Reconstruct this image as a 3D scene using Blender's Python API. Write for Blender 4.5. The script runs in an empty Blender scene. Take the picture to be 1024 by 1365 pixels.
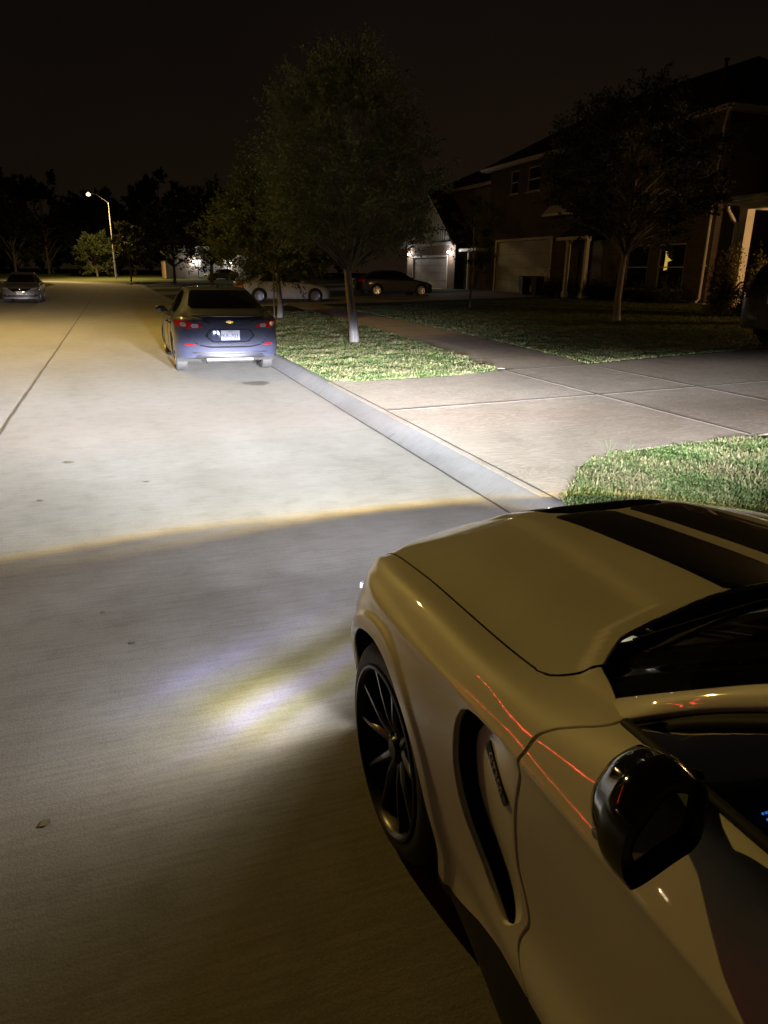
import bpy, bmesh, math, random
import numpy as np
from mathutils import Vector, Matrix, noise as mnoise
from mathutils.bvhtree import BVHTree
from mathutils.geometry import tessellate_polygon

random.seed(11)
rng = np.random.default_rng(5)
SC = bpy.context.scene
COL = SC.collection
R = math.radians
LABELS = {}

# ------------------------------------------------------------------ objects
def link(o, parent=None):
    COL.objects.link(o)
    if parent is not None:
        o.parent = parent
    return o

def tag(o, label=None, cat=None, group=None, kind=None):
    if label: o['label'] = label
    if cat: o['category'] = cat
    if group: o['group'] = group
    if kind: o['kind'] = kind
    return o

def thing(name, label, cat, loc=(0, 0, 0), rz=0.0, group=None):
    o = bpy.data.objects.new(name, None)
    o.empty_display_size = 0.2
    o.location = loc
    o.rotation_euler = (0, 0, rz)
    link(o)
    return tag(o, label, cat, group)

def mk(name, verts, faces, mat, parent=None, smooth=True, normals=None, label=None, loc=None):
    me = bpy.data.meshes.new(name)
    me.from_pydata([tuple(map(float, v)) for v in verts], [], [tuple(int(i) for i in f) for f in faces])
    me.materials.append(mat)
    if smooth:
        me.polygons.foreach_set('use_smooth', [True] * len(me.polygons))
    me.update()
    if normals is not None:
        me.normals_split_custom_set_from_vertices([tuple(map(float, n)) for n in normals])
    o = bpy.data.objects.new(name, me)
    if loc is not None:
        o.location = loc
    if label: o['label'] = label
    return link(o, parent)

def mk_np(name, V, F, mat, parent=None, smooth=False):
    """large meshes: V (n,3), F (m,k) with k constant"""
    me = bpy.data.meshes.new(name)
    n, m, k = len(V), len(F), F.shape[1]
    me.vertices.add(n); me.loops.add(m * k); me.polygons.add(m)
    me.vertices.foreach_set('co', np.asarray(V, np.float32).ravel())
    me.loops.foreach_set('vertex_index', np.asarray(F, np.int32).ravel())
    me.polygons.foreach_set('loop_start', np.arange(0, m * k, k, dtype=np.int32))
    if smooth:
        me.polygons.foreach_set('use_smooth', np.ones(m, bool))
    me.update(calc_edges=True)
    me.validate()
    me.materials.append(mat)
    o = bpy.data.objects.new(name, me)
    return link(o, parent)

class MB:
    """collects simple solids into one mesh"""
    def __init__(s): s.v = []; s.f = []
    def add(s, v, f):
        b = len(s.v); s.v += [tuple(p) for p in v]; s.f += [tuple(i + b for i in q) for q in f]
    def box(s, c, d, rot=None, bev=0.0):
        x, y, z = d[0] / 2, d[1] / 2, d[2] / 2
        if bev <= 0:
            v = [(-x, -y, -z), (x, -y, -z), (x, y, -z), (-x, y, -z), (-x, -y, z), (x, -y, z), (x, y, z), (-x, y, z)]
            f = [(0, 3, 2, 1), (4, 5, 6, 7), (0, 1, 5, 4), (1, 2, 6, 5), (2, 3, 7, 6), (3, 0, 4, 7)]
        else:
            b = min(bev, x * .9, y * .9, z * .9)
            bm = bmesh.new(); bmesh.ops.create_cube(bm, size=1)
            bmesh.ops.scale(bm, vec=(d[0], d[1], d[2]), verts=bm.verts)
            bmesh.ops.bevel(bm, geom=bm.edges[:], offset=b, segments=2, affect='EDGES')
            bm.verts.index_update()
            v = [p.co[:] for p in bm.verts]; f = [[q.index for q in t.verts] for t in bm.faces]
            bm.free()
        M = Matrix.Translation(Vector(c))
        if rot is not None:
            M = M @ (rot.to_4x4() if isinstance(rot, Matrix) else Matrix.Rotation(rot, 4, 'Z'))
        s.add([M @ Vector(p) for p in v], f)
    def quad(s, a, b, c, d): s.add([a, b, c, d], [(0, 1, 2, 3)])
    def poly(s, pts): s.add(pts, [tuple(range(len(pts)))])
    def tube(s, pts, rad, n=8, caps=True):
        pts = [Vector(p) for p in pts]
        if not hasattr(rad, '__len__'): rad = [rad] * len(pts)
        V = []; F = []
        up = None
        for i, p in enumerate(pts):
            t = (pts[min(i + 1, len(pts) - 1)] - pts[max(i - 1, 0)]).normalized()
            if up is None:
                up = Vector((0, 0, 1)) if abs(t.z) < .9 else Vector((1, 0, 0))
            a = t.cross(up).normalized(); b = a.cross(t).normalized(); up = b
            for k in range(n):
                w = 2 * math.pi * k / n
                V.append(p + (a * math.cos(w) + b * math.sin(w)) * rad[i])
        for i in range(len(pts) - 1):
            for k in range(n):
                F.append((i * n + k, i * n + (k + 1) % n, (i + 1) * n + (k + 1) % n, (i + 1) * n + k))
        if caps:
            F.append(tuple(range(n))[::-1]); F.append(tuple((len(pts) - 1) * n + k for k in range(n)))
        s.add(V, F)
    def lathe(s, prof, axis='Y', n=48, c=(0, 0, 0), closed=False):
        """prof list of (r, h) ; axis Y or Z"""
        V = []; F = []
        m = len(prof)
        for k in range(n):
            w = 2 * math.pi * k / n
            for r, h in prof:
                if axis == 'Y': V.append((c[0] + r * math.cos(w), c[1] + h, c[2] + r * math.sin(w)))
                elif axis == 'X': V.append((c[0] + h, c[1] + r * math.cos(w), c[2] + r * math.sin(w)))
                else: V.append((c[0] + r * math.cos(w), c[1] + r * math.sin(w), c[2] + h))
        mm = m if closed else m - 1
        for k in range(n):
            for i in range(mm):
                a, b = k * m + i, k * m + (i + 1) % m
                a2, b2 = ((k + 1) % n) * m + i, ((k + 1) % n) * m + (i + 1) % m
                F.append((a, b, b2, a2))
        s.add(V, F)
    def ball(s, c, r, n=12, m=8):
        V = []; F = []
        if not hasattr(r, '__len__'): r = (r, r, r)
        for i in range(m + 1):
            ph = math.pi * i / m
            for k in range(n):
                w = 2 * math.pi * k / n
                V.append((c[0] + r[0] * math.sin(ph) * math.cos(w), c[1] + r[1] * math.sin(ph) * math.sin(w), c[2] + r[2] * math.cos(ph)))
        for i in range(m):
            for k in range(n):
                F.append((i * n + k, (i + 1) * n + k, (i + 1) * n + (k + 1) % n, i * n + (k + 1) % n))
        s.add(V, F)
    def prism(s, poly, z0, z1):
        n = len(poly)
        V = [(p[0], p[1], z0) for p in poly] + [(p[0], p[1], z1) for p in poly]
        F = [tuple(range(n))[::-1], tuple(range(n, 2 * n))] + [(i, (i + 1) % n, n + (i + 1) % n, n + i) for i in range(n)]
        s.add(V, F)
    def build(s, name, mat, parent=None, smooth=False, label=None, loc=None, fix=True):
        o = mk(name, s.v, s.f, mat, parent, smooth=smooth, label=label, loc=loc)
        if fix:
            bm = bmesh.new(); bm.from_mesh(o.data)
            if smooth:
                bmesh.ops.remove_doubles(bm, verts=bm.verts, dist=1e-5)
            bmesh.ops.recalc_face_normals(bm, faces=bm.faces)
            bm.to_mesh(o.data); bm.free()
        if smooth:
            try: o.data.set_sharp_from_angle(angle=R(40))
            except Exception: pass
        return o

def copy_tree(o, parent=None):
    c = o.copy(); COL.objects.link(c)
    if parent is not None: c.parent = parent
    for ch in list(o.children): copy_tree(ch, c)
    return c

# ------------------------------------------------------------------ curves
def pchip(xs, ys, x):
    xs = np.asarray(xs, float); ys = np.asarray(ys, float)
    if xs[0] > xs[-1]: xs = xs[::-1]; ys = ys[::-1]
    h = np.diff(xs); d = np.diff(ys) / h
    m = np.zeros_like(xs)
    for i in range(1, len(xs) - 1):
        if d[i - 1] * d[i] > 0:
            w1 = 2 * h[i] + h[i - 1]; w2 = h[i] + 2 * h[i - 1]
            m[i] = (w1 + w2) / (w1 / d[i - 1] + w2 / d[i])
    m[0], m[-1] = d[0], d[-1]
    x = np.clip(np.asarray(x, float), xs[0], xs[-1])
    i = np.clip(np.searchsorted(xs, x) - 1, 0, len(h) - 1)
    t = (x - xs[i]) / h[i]
    return ((2 * t**3 - 3 * t**2 + 1) * ys[i] + (t**3 - 2 * t**2 + t) * h[i] * m[i]
            + (-2 * t**3 + 3 * t**2) * ys[i + 1] + (t**3 - t**2) * h[i] * m[i + 1])

def nat_spline_second(xs, Y):
    """natural cubic spline second derivatives; Y (..., n)"""
    n = len(xs); h = np.diff(xs)
    A = np.zeros((n, n)); A[0, 0] = A[-1, -1] = 1
    B = np.zeros((n,) + Y.shape[:-1])
    Yt = np.moveaxis(Y, -1, 0)
    for i in range(1, n - 1):
        A[i, i - 1] = h[i - 1]; A[i, i] = 2 * (h[i - 1] + h[i]); A[i, i + 1] = h[i]
        B[i] = 6 * ((Yt[i + 1] - Yt[i]) / h[i] - (Yt[i] - Yt[i - 1]) / h[i - 1])
    M = np.linalg.solve(A, B.reshape(n, -1)).reshape(B.shape)
    return np.moveaxis(M, 0, -1)

def nat_spline(xs, ys, x):
    xs = np.asarray(xs, float); ys = np.asarray(ys, float)
    if xs[0] > xs[-1]: xs = xs[::-1]; ys = ys[::-1]
    M = nat_spline_second(xs, ys)
    x = np.clip(np.asarray(x, float), xs[0], xs[-1])
    i = np.clip(np.searchsorted(xs, x) - 1, 0, len(xs) - 2)
    h = xs[i + 1] - xs[i]; a = (xs[i + 1] - x) / h; b = 1 - a
    return a * ys[i] + b * ys[i + 1] + ((a**3 - a) * M[i] + (b**3 - b) * M[i + 1]) * h * h / 6

def resample(pts, n, smooth=True):
    p = np.asarray(pts, float)
    if smooth and len(p) > 2:
        t = np.r_[0, np.cumsum(np.linalg.norm(np.diff(p, axis=0), axis=1))]
        tt = np.linspace(0, t[-1], 200)
        p = np.stack([pchip(t, p[:, k], tt) for k in range(p.shape[1])], 1)
    t = np.r_[0, np.cumsum(np.linalg.norm(np.diff(p, axis=0), axis=1))]
    tt = np.linspace(0, t[-1], n)
    return np.stack([np.interp(tt, t, p[:, k]) for k in range(p.shape[1])], 1)

def coons(c0, c1, d0, d1, nu, nv, bulge=None):
    """c0,c1 run along u (v=0,1); d0,d1 run along v (u=0,1)"""
    c0, c1 = resample(c0, nu), resample(c1, nu)
    d0, d1 = resample(d0, nv), resample(d1, nv)
    u = np.linspace(0, 1, nu)[:, None, None]; v = np.linspace(0, 1, nv)[None, :, None]
    P = (1 - v) * c0[:, None] + v * c1[:, None] + (1 - u) * d0[None] + u * d1[None]
    P = P - ((1 - u) * (1 - v) * c0[0] + u * (1 - v) * c0[-1] + (1 - u) * v * c1[0] + u * v * c1[-1])
    if bulge is not None:
        P = P + (4 * u * (1 - u)) * (4 * v * (1 - v)) * np.asarray(bulge, float)
    return P

def grid_faces(nu, nv, flip=False):
    F = []
    for i in range(nu - 1):
        for j in range(nv - 1):
            q = (i * nv + j, (i + 1) * nv + j, (i + 1) * nv + j + 1, i * nv + j + 1)
            F.append(q[::-1] if flip else q)
    return F

def mk_grid(name, P, mat, parent=None, flip=False, thick=0.0, mirror=False, smooth=True, label=None):
    nu, nv, _ = P.shape
    V = list(P.reshape(-1, 3)); F = grid_faces(nu, nv, flip)
    if mirror:
        b = len(V); V = V + [v * np.array([1, -1, 1]) for v in V]
        F = F + [tuple(i + b for i in q)[::-1] for q in F]
    o = mk(name, V, F, mat, parent, smooth=smooth, label=label)
    if mirror:
        bm = bmesh.new(); bm.from_mesh(o.data)
        bmesh.ops.remove_doubles(bm, verts=bm.verts, dist=1e-4); bm.to_mesh(o.data); bm.free()
    if thick:
        m = o.modifiers.new('solid', 'SOLIDIFY'); m.thickness = thick; m.offset = -1
    return o

def sdf_poly(poly, x, y):
    """signed distance, negative inside"""
    P = np.asarray(poly, float); x = np.asarray(x, float); y = np.asarray(y, float)
    d = np.full(x.shape, 1e18); s = np.ones(x.shape)
    n = len(P); j = n - 1
    for i in range(n):
        e = P[j] - P[i]; wx = x - P[i, 0]; wy = y - P[i, 1]
        t = np.clip((wx * e[0] + wy * e[1]) / max(e @ e, 1e-12), 0, 1)
        bx = wx - e[0] * t; by = wy - e[1] * t
        d = np.minimum(d, bx * bx + by * by)
        c1 = y >= P[i, 1]; c2 = y < P[j, 1]; c3 = e[0] * wy > e[1] * wx
        flip = (c1 & c2 & c3) | (~c1 & ~c2 & ~c3)
        s = np.where(flip, -s, s); j = i
    return s * np.sqrt(d)

def smooth_poly(pts, n=6, closed=True):
    """Catmull-Rom through points"""
    P = [np.asarray(p, float) for p in pts]; out = []; m = len(P)
    rngi = range(m) if closed else range(m - 1)
    for i in rngi:
        if closed: p0, p1, p2, p3 = P[(i - 1) % m], P[i], P[(i + 1) % m], P[(i + 2) % m]
        else: p0, p1, p2, p3 = P[max(i - 1, 0)], P[i], P[i + 1], P[min(i + 2, m - 1)]
        for k in range(n):
            t = k / n
            out.append(.5 * (2 * p1 + (p2 - p0) * t + (2 * p0 - 5 * p1 + 4 * p2 - p3) * t * t + (3 * p1 - p0 - 3 * p2 + p3) * t**3))
    if not closed: out.append(P[-1])
    return out

def round_poly(pts, r=.02, n=4):
    """polygon with rounded corners"""
    P = [np.asarray(p, float) for p in pts]; m = len(P); out = []
    rr = r if hasattr(r, '__len__') else [r] * m
    for i in range(m):
        a, b, c = P[(i - 1) % m], P[i], P[(i + 1) % m]
        u = a - b; w = c - b; lu, lw = np.linalg.norm(u), np.linalg.norm(w)
        d = min(rr[i], lu * .45, lw * .45)
        p0, p1 = b + u / lu * d, b + w / lw * d
        for k in range(n + 1):
            t = k / n
            out.append((1 - t)**2 * p0 + 2 * t * (1 - t) * b + t * t * p1)
    return out

# --------------------------------------------------------- polygon-soup clipping
class Soup:
    def __init__(s, P, N):
        ns, nt, _ = P.shape
        ii, jj = np.meshgrid(np.arange(ns), np.arange(nt), indexing='ij')
        s.p = P.reshape(-1, 3); s.n = N.reshape(-1, 3)
        s.st = np.stack([ii.ravel(), jj.ravel()], 1).astype(float)
        i = (np.arange(ns - 1)[:, None] * nt + np.arange(nt - 1)[None]).ravel()
        s.q = np.stack([i, i + nt, i + nt + 1, i + 1], 1); s.o = []
    @property
    def f(s): return [tuple(q) for q in s.q.tolist()] + list(s.o)
    @f.setter
    def f(s, F):
        s.q = np.array([q for q in F if len(q) == 4], int).reshape(-1, 4); s.o = [tuple(q) for q in F if len(q) != 4]
    def flip(s):
        s.q = s.q[:, ::-1].copy(); s.o = [q[::-1] for q in s.o]
    def clip(s, fn):
        """keep where fn(soup) > 0"""
        d = np.broadcast_to(np.asarray(fn(s), float), (len(s.p),)); inside = d > 0
        newp = []; newn = []; newst = []; cache = {}; base = len(s.p)
        def cut(a, b):
            k = (a, b) if a < b else (b, a)
            if k in cache: return cache[k]
            t = d[a] / (d[a] - d[b])
            newp.append(s.p[a] + t * (s.p[b] - s.p[a])); q = s.n[a] + t * (s.n[b] - s.n[a])
            newn.append(q / max(np.linalg.norm(q), 1e-9)); newst.append(s.st[a] + t * (s.st[b] - s.st[a]))
            cache[k] = base + len(newp) - 1
            return cache[k]
        I = inside[s.q] if len(s.q) else np.zeros((0, 4), bool); cnt = I.sum(1)
        keep = s.q[cnt == 4]; part = [tuple(q) for q in s.q[(cnt > 0) & (cnt < 4)].tolist()]
        O = []; Q = []
        for q in part + list(s.o):
            ins = [inside[i] for i in q]
            if all(ins): O.append(q); continue
            if not any(ins): continue
            out = []; m = len(q)
            for i in range(m):
                a, b = q[i], q[(i + 1) % m]
                if inside[a]: out.append(a)
                if inside[a] != inside[b]: out.append(cut(a, b))
            if len(out) == 4: Q.append(out)
            elif len(out) >= 3: O.append(tuple(out))
        if newp:
            s.p = np.vstack([s.p, newp]); s.n = np.vstack([s.n, newn]); s.st = np.vstack([s.st, newst])
        s.q = np.vstack([keep, np.array(Q, int).reshape(-1, 4)]); s.o = O
        return s
    def compact(s):
        used = sorted({i for q in s.f for i in q}); mp = {o: i for i, o in enumerate(used)}
        s.p = s.p[used]; s.n = s.n[used]; s.st = s.st[used]; s.f = [tuple(mp[i] for i in q) for q in s.f]
        return s
    def both(s):
        """mirror across y=0 and weld"""
        s.compact(); b = len(s.p); mp = []
        P = []; N = []; k = b
        for i, p in enumerate(s.p):
            if abs(p[1]) < 1e-5: mp.append(i)
            else: mp.append(k); k += 1; P.append(p * [1, -1, 1]); N.append(s.n[i] * [1, -1, 1])
        if P:
            s.p = np.vstack([s.p, P]); s.n = np.vstack([s.n, N])
        s.st = np.zeros((len(s.p), 2))
        s.f = s.f + [tuple(mp[i] for i in q)[::-1] for q in s.f]
        return s
    def mirrored(s):
        s.compact(); t = Soup.__new__(Soup)
        t.p = s.p * [1, -1, 1]; t.n = s.n * [1, -1, 1]; t.st = s.st.copy(); t.q = s.q[:, ::-1].copy(); t.o = [q[::-1] for q in s.o]
        return t
    def offset(s, h):
        s.p = s.p + s.n * h; return s
    def build(s, name, mat, parent, th=.006, label=None, round_edge=.0025):
        s.compact()
        V = list(s.p); N = list(s.n); F = list(s.f)
        if th:
            cnt = {}
            for q in s.f:
                for i in range(len(q)):
                    a, b = q[i], q[(i + 1) % len(q)]
                    cnt.setdefault((min(a, b), max(a, b)), []).append((a, b))
            edges = [e[0] for e in cnt.values() if len(e) == 1 and not (abs(s.p[e[0][0]][1]) < 1e-5 and abs(s.p[e[0][1]][1]) < 1e-5)]
            side = {}
            for a, b in edges:
                e = s.p[b] - s.p[a]
                w = np.cross(e, s.n[a]); l = np.linalg.norm(w)
                if l < 1e-12: continue
                for k in (a, b): side.setdefault(k, np.zeros(3)); side[k] = side[k] + w / l
            idx = {}
            for k, w in side.items():
                w = w / max(np.linalg.norm(w), 1e-9)
                n = s.n[k]
                base = len(V)
                V += [s.p[k], s.p[k] + (w - n) * round_edge, s.p[k] + w * round_edge - n * th]
                m1 = n + w * .6
                N += [n, m1 / np.linalg.norm(m1), w]
                idx[k] = base
            for a, b in edges:
                if a in idx and b in idx:
                    i, j = idx[a], idx[b]
                    F += [(j, i, i + 1, j + 1), (j + 1, i + 1, i + 2, j + 2)]
        return mk(name, V, F, mat, parent, smooth=True, normals=N, label=label)

def grid_normals(P):
    du = np.gradient(P, axis=0); dv = np.gradient(P, axis=1)
    N = np.cross(du, dv); l = np.linalg.norm(N, axis=2, keepdims=True)
    return N / np.maximum(l, 1e-12)

# --------------------------------------------------------- conforming patches
def bvh_of(objs):
    V = []; F = []
    for o in objs:
        b = len(V); M = o.matrix_basis
        V += [M @ v.co for v in o.data.vertices]; F += [tuple(i + b for i in p.vertices) for p in o.data.polygons]
    return BVHTree.FromPolygons(V, F)

def patch(name, bvh, poly, axis, side, mat, parent, off=.003, res=.02, th=.004, label=None, start=5.0, smooth=True, maxd=None):
    """poly: 2D outline in the plane perpendicular to axis ('X': (y,z), 'Y': (x,z), 'Z': (x,y));
    side +1: cast from + towards -.  Conforms to the body, raised by off."""
    P = np.asarray(poly, float); lo = P.min(0); hi = P.max(0)
    nx = max(2, int((hi[0] - lo[0]) / res) + 2); ny = max(2, int((hi[1] - lo[1]) / res) + 2)
    gx = np.linspace(lo[0] - 1e-4, hi[0] + 1e-4, nx); gy = np.linspace(lo[1] - 1e-4, hi[1] + 1e-4, ny)
    G = np.zeros((nx, ny, 3)); G[..., 0] = gx[:, None]; G[..., 1] = gy[None, :]
    s = Soup(G, np.tile(np.array([0, 0, 1.0]), (nx, ny, 1)))
    s.clip(lambda q: -sdf_poly(P, q.p[:, 0], q.p[:, 1])); s.compact()
    out = []; nn = []
    last = None
    d = {'X': Vector((-side, 0, 0)), 'Y': Vector((0, -side, 0)), 'Z': Vector((0, 0, -side))}[axis]
    bad = set()
    for i, (a, b, _) in enumerate(s.p):
        o = {'X': Vector((side * start, a, b)), 'Y': Vector((a, side * start, b)), 'Z': Vector((a, b, side * start))}[axis]
        h, n, _, _ = bvh.ray_cast(o, d)
        if h is None:
            bad.add(i); out.append(o); nn.append(-d); continue
        if n.dot(d) > 0: n = -n
        out.append(h); nn.append(n)
    s.f = [q for q in s.f if not any(i in bad for i in q)]
    if not s.f: return None
    s.p = np.array([tuple(v) for v in out]); s.n = np.array([tuple(v) for v in nn])
    # smooth normals over neighbours
    acc = s.n.copy()
    for q in s.f:
        m = s.n[list(q)].mean(0)
        for i in q: acc[i] += m
    s.n = acc / np.linalg.norm(acc, axis=1, keepdims=True)
    # orientation of faces
    q = s.f[len(s.f) // 2]; fn = np.cross(s.p[q[1]] - s.p[q[0]], s.p[q[2]] - s.p[q[0]])
    if fn @ s.n[q[0]] < 0: s.f = [t[::-1] for t in s.f]
    s.offset(off)
    return s.build(name, mat, parent, th=th, label=label, round_edge=min(.002, th * .5))

def text_mesh(name, s, size, mat, parent, depth=.002, font_w=1.0):
    cu = bpy.data.curves.new(name, 'FONT'); cu.body = s; cu.size = size; cu.extrude = depth
    cu.align_x = 'CENTER'; cu.align_y = 'CENTER'
    tmp = bpy.data.objects.new(name + '_tmp', cu); COL.objects.link(tmp)
    dg = bpy.context.evaluated_depsgraph_get(); dg.update()
    me = bpy.data.meshes.new_from_object(tmp.evaluated_get(dg)); me.name = name
    bpy.data.objects.remove(tmp); bpy.data.curves.remove(cu)
    me.materials.clear(); me.materials.append(mat)
    if font_w != 1.0: me.transform(Matrix.Diagonal((font_w, 1, 1, 1)))
    o = bpy.data.objects.new(name, me)
    return link(o, parent)
# ------------------------------------------------------------------ materials
def new_mat(name):
    m = bpy.data.materials.new(name); m.use_nodes = True
    nt = m.node_tree; b = nt.nodes['Principled BSDF']
    return m, nt, b

def setp(b, **k):
    names = {'color': 'Base Color', 'rough': 'Roughness', 'metal': 'Metallic', 'coat': 'Coat Weight', 'coat_rough': 'Coat Roughness',
             'spec': 'Specular IOR Level', 'emit': 'Emission Color', 'emit_s': 'Emission Strength', 'ior': 'IOR', 'alpha': 'Alpha', 'trans': 'Transmission Weight', 'sheen': 'Sheen Weight'}
    for a, v in k.items():
        i = b.inputs[names[a]]
        i.default_value = (*v, 1) if hasattr(v, '__len__') and len(v) == 3 else v

def node(nt, t, **k):
    n = nt.nodes.new(t)
    for a, v in k.items(): setattr(n, a, v)
    return n

def noise(nt, scale, detail=4, rough=.55, dist=0, coord=None, kind='Object', stretch=None):
    tc = node(nt, 'ShaderNodeTexCoord')
    n = node(nt, 'ShaderNodeTexNoise'); n.inputs['Scale'].default_value = scale
    n.inputs['Detail'].default_value = detail; n.inputs['Roughness'].default_value = rough; n.inputs['Distortion'].default_value = dist
    src = tc.outputs[kind]
    if stretch:
        mp = node(nt, 'ShaderNodeMapping'); mp.inputs['Scale'].default_value = stretch
        nt.links.new(src, mp.inputs[0]); src = mp.outputs[0]
    nt.links.new(src, n.inputs['Vector'])
    return n

def ramp(nt, src, stops):
    r = node(nt, 'ShaderNodeValToRGB')
    e = r.color_ramp.elements
    while len(e) > 1: e.remove(e[-1])
    e[0].position = stops[0][0]; e[0].color = (*stops[0][1], 1) if len(stops[0][1]) == 3 else stops[0][1]
    for p, c in stops[1:]:
        q = e.new(p); q.color = (*c, 1) if len(c) == 3 else c
    nt.links.new(src, r.inputs[0])
    return r

def mixc(nt, a, b, fac, mode='MIX'):
    m = node(nt, 'ShaderNodeMix', data_type='RGBA', blend_type=mode)
    for s, v in ((6, a), (7, b), (0, fac)):
        if hasattr(v, 'is_linked') or hasattr(v, 'links'): nt.links.new(v, m.inputs[s])
        else: m.inputs[s].default_value = (*v, 1) if hasattr(v, '__len__') and len(v) == 3 else v
    return m.outputs[2]

def math_n(nt, op, a, b=None, c=None, clamp=False):
    m = node(nt, 'ShaderNodeMath', operation=op, use_clamp=clamp)
    for i, v in enumerate((a, b, c)):
        if v is None: continue
        if hasattr(v, 'links'): nt.links.new(v, m.inputs[i])
        else: m.inputs[i].default_value = v
    return m.outputs[0]

def bump(nt, b, h, strength=.3, dist=.01):
    n = node(nt, 'ShaderNodeBump'); n.inputs['Strength'].default_value = strength; n.inputs['Distance'].default_value = dist
    nt.links.new(h, n.inputs['Height']); nt.links.new(n.outputs[0], b.inputs['Normal'])
    return n

def simple(name, color, rough=.5, metal=0, var=.12, scale=6, bumps=0, **k):
    m, nt, b = new_mat(name)
    setp(b, color=color, rough=rough, metal=metal, **k)
    if var:
        n = noise(nt, scale)
        r = ramp(nt, n.outputs[0], [(.3, tuple(c * (1 - var) for c in color)), (.7, tuple(min(1, c * (1 + var)) for c in color))])
        nt.links.new(r.outputs[0], b.inputs['Base Color'])
        if bumps: bump(nt, b, n.outputs[0], bumps, .01)
    return m

def paint(name, color, rough=.5, coat=1.0, flake=0.0, dust=.10, spec=.5):
    m, nt, b = new_mat(name)
    setp(b, color=color, rough=rough, coat=coat, coat_rough=.03, metal=flake, spec=spec)
    n = noise(nt, 2.2, 6, .6)
    n2 = noise(nt, 60, 3, .6)
    r = ramp(nt, n.outputs[0], [(.35, tuple(c * (1 - dust) for c in color)), (.65, color)])
    nt.links.new(r.outputs[0], b.inputs['Base Color'])
    rr = math_n(nt, 'MULTIPLY_ADD', n2.outputs[0], .018, .004)
    rr2 = math_n(nt, 'MULTIPLY_ADD', n.outputs[0], .02, rr)
    nt.links.new(rr2, b.inputs['Coat Roughness'])
    return m

def emit(name, color, s):
    m, nt, b = new_mat(name)
    setp(b, color=(.02, .02, .02), emit=color, emit_s=s, rough=.3)
    return m

def glass_dark(name, tint=(.05, .055, .06), refl_rough=.01):
    """thin window: tinted see-through pane with fresnel reflection"""
    m = bpy.data.materials.new(name); m.use_nodes = True; nt = m.node_tree; nt.nodes.clear()
    out = node(nt, 'ShaderNodeOutputMaterial'); tr = node(nt, 'ShaderNodeBsdfTransparent'); gl = node(nt, 'ShaderNodeBsdfGlossy')
    tr.inputs[0].default_value = (*tint, 1); gl.inputs['Roughness'].default_value = refl_rough
    gl.inputs[0].default_value = (1, 1, 1, 1)
    fr = node(nt, 'ShaderNodeFresnel'); fr.inputs[0].default_value = 1.5
    mx = node(nt, 'ShaderNodeMixShader')
    n = noise(nt, 14, 4)
    rr = math_n(nt, 'MULTIPLY_ADD', n.outputs[0], .03, refl_rough)
    nt.links.new(rr, gl.inputs['Roughness'])
    nt.links.new(fr.outputs[0], mx.inputs[0]); nt.links.new(tr.outputs[0], mx.inputs[1]); nt.links.new(gl.outputs[0], mx.inputs[2])
    nt.links.new(mx.outputs[0], out.inputs[0])
    return m

M = {}
M['paint_white'] = paint('pearl white car paint', (.78, .77, .74))
M['paint_black'] = paint('gloss black paint', (.006, .006, .007), rough=.2)
M['stripe'] = paint('black stripe', (.003, .003, .0035), rough=.45, dust=.0, coat=.45, spec=.3)
M['paint_slate'] = paint('slate grey metallic paint', (.034, .039, .064), rough=.65, flake=0, spec=.25)
M['paint_grey'] = paint('grey metallic paint', (.13, .13, .14), rough=.45, flake=.2)
M['paint_silver'] = paint('silver metallic paint', (.50, .50, .50), rough=.35, flake=.4)
M['paint_navy'] = paint('dark navy paint', (.004, .005, .010), rough=.5)
M['paint_suv'] = paint('black suv paint', (.006, .006, .007), rough=.3)
M['plastic'] = simple('black plastic', (.012, .012, .012), .5)
M['plastic_gloss'] = simple('gloss black plastic', (.006, .006, .006), .08, var=0, coat=.5)
M['rubber'] = simple('tyre rubber', (.016, .016, .016), .7, var=.25, scale=30)
M['rim_black'] = simple('satin black alloy', (.05, .05, .052), .30, metal=.6, var=.1)
M['rim_silver'] = simple('silver alloy', (.55, .55, .56), .3, metal=.9, var=.05)
M['iron'] = simple('brake iron', (.14, .13, .12), .45, metal=.8)
M['chrome'] = simple('chrome', (.7, .7, .7), .12, metal=1, var=.03)
M['gold'] = simple('gold emblem', (.75, .5, .12), .25, metal=1, var=.03)
M['dark_void'] = simple('dark void', (.003, .003, .003), .9, var=0)
M['interior'] = simple('dark cabin trim', (.010, .010, .010), .75, var=.2)
M['interior_grey'] = simple('grey cabin trim', (.05, .05, .05), .8, var=.2)
M['glass'] = glass_dark('tinted glass', (.32, .33, .33))
M['glass_far'] = glass_dark('dark privacy glass', (.03, .03, .03))
M['mirror'] = simple('mirror silver', (.15, .16, .17), .02, metal=1, var=0)
M['red_lens'] = simple('red lamp lens', (.36, .008, .010), .12, var=.1, coat=1.0)
M['clear_lens'] = simple('clear lamp lens', (.55, .55, .57), .12, metal=.5, var=.2, scale=30)
M['dark_lens'] = simple('smoked lamp lens', (.05, .05, .055), .08, metal=.3, var=.2, coat=1.0)
M['plate'] = simple('number plate white', (.62, .62, .62), .35, var=.05)
M['plate_ink'] = simple('number plate ink', (.03, .04, .10), .5, var=0)
M['plate_ink2'] = simple('plate state band ink', (.25, .05, .05), .5, var=0)
M['amber_lens'] = simple('amber lens', (.6, .22, .02), .2, var=0)
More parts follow.
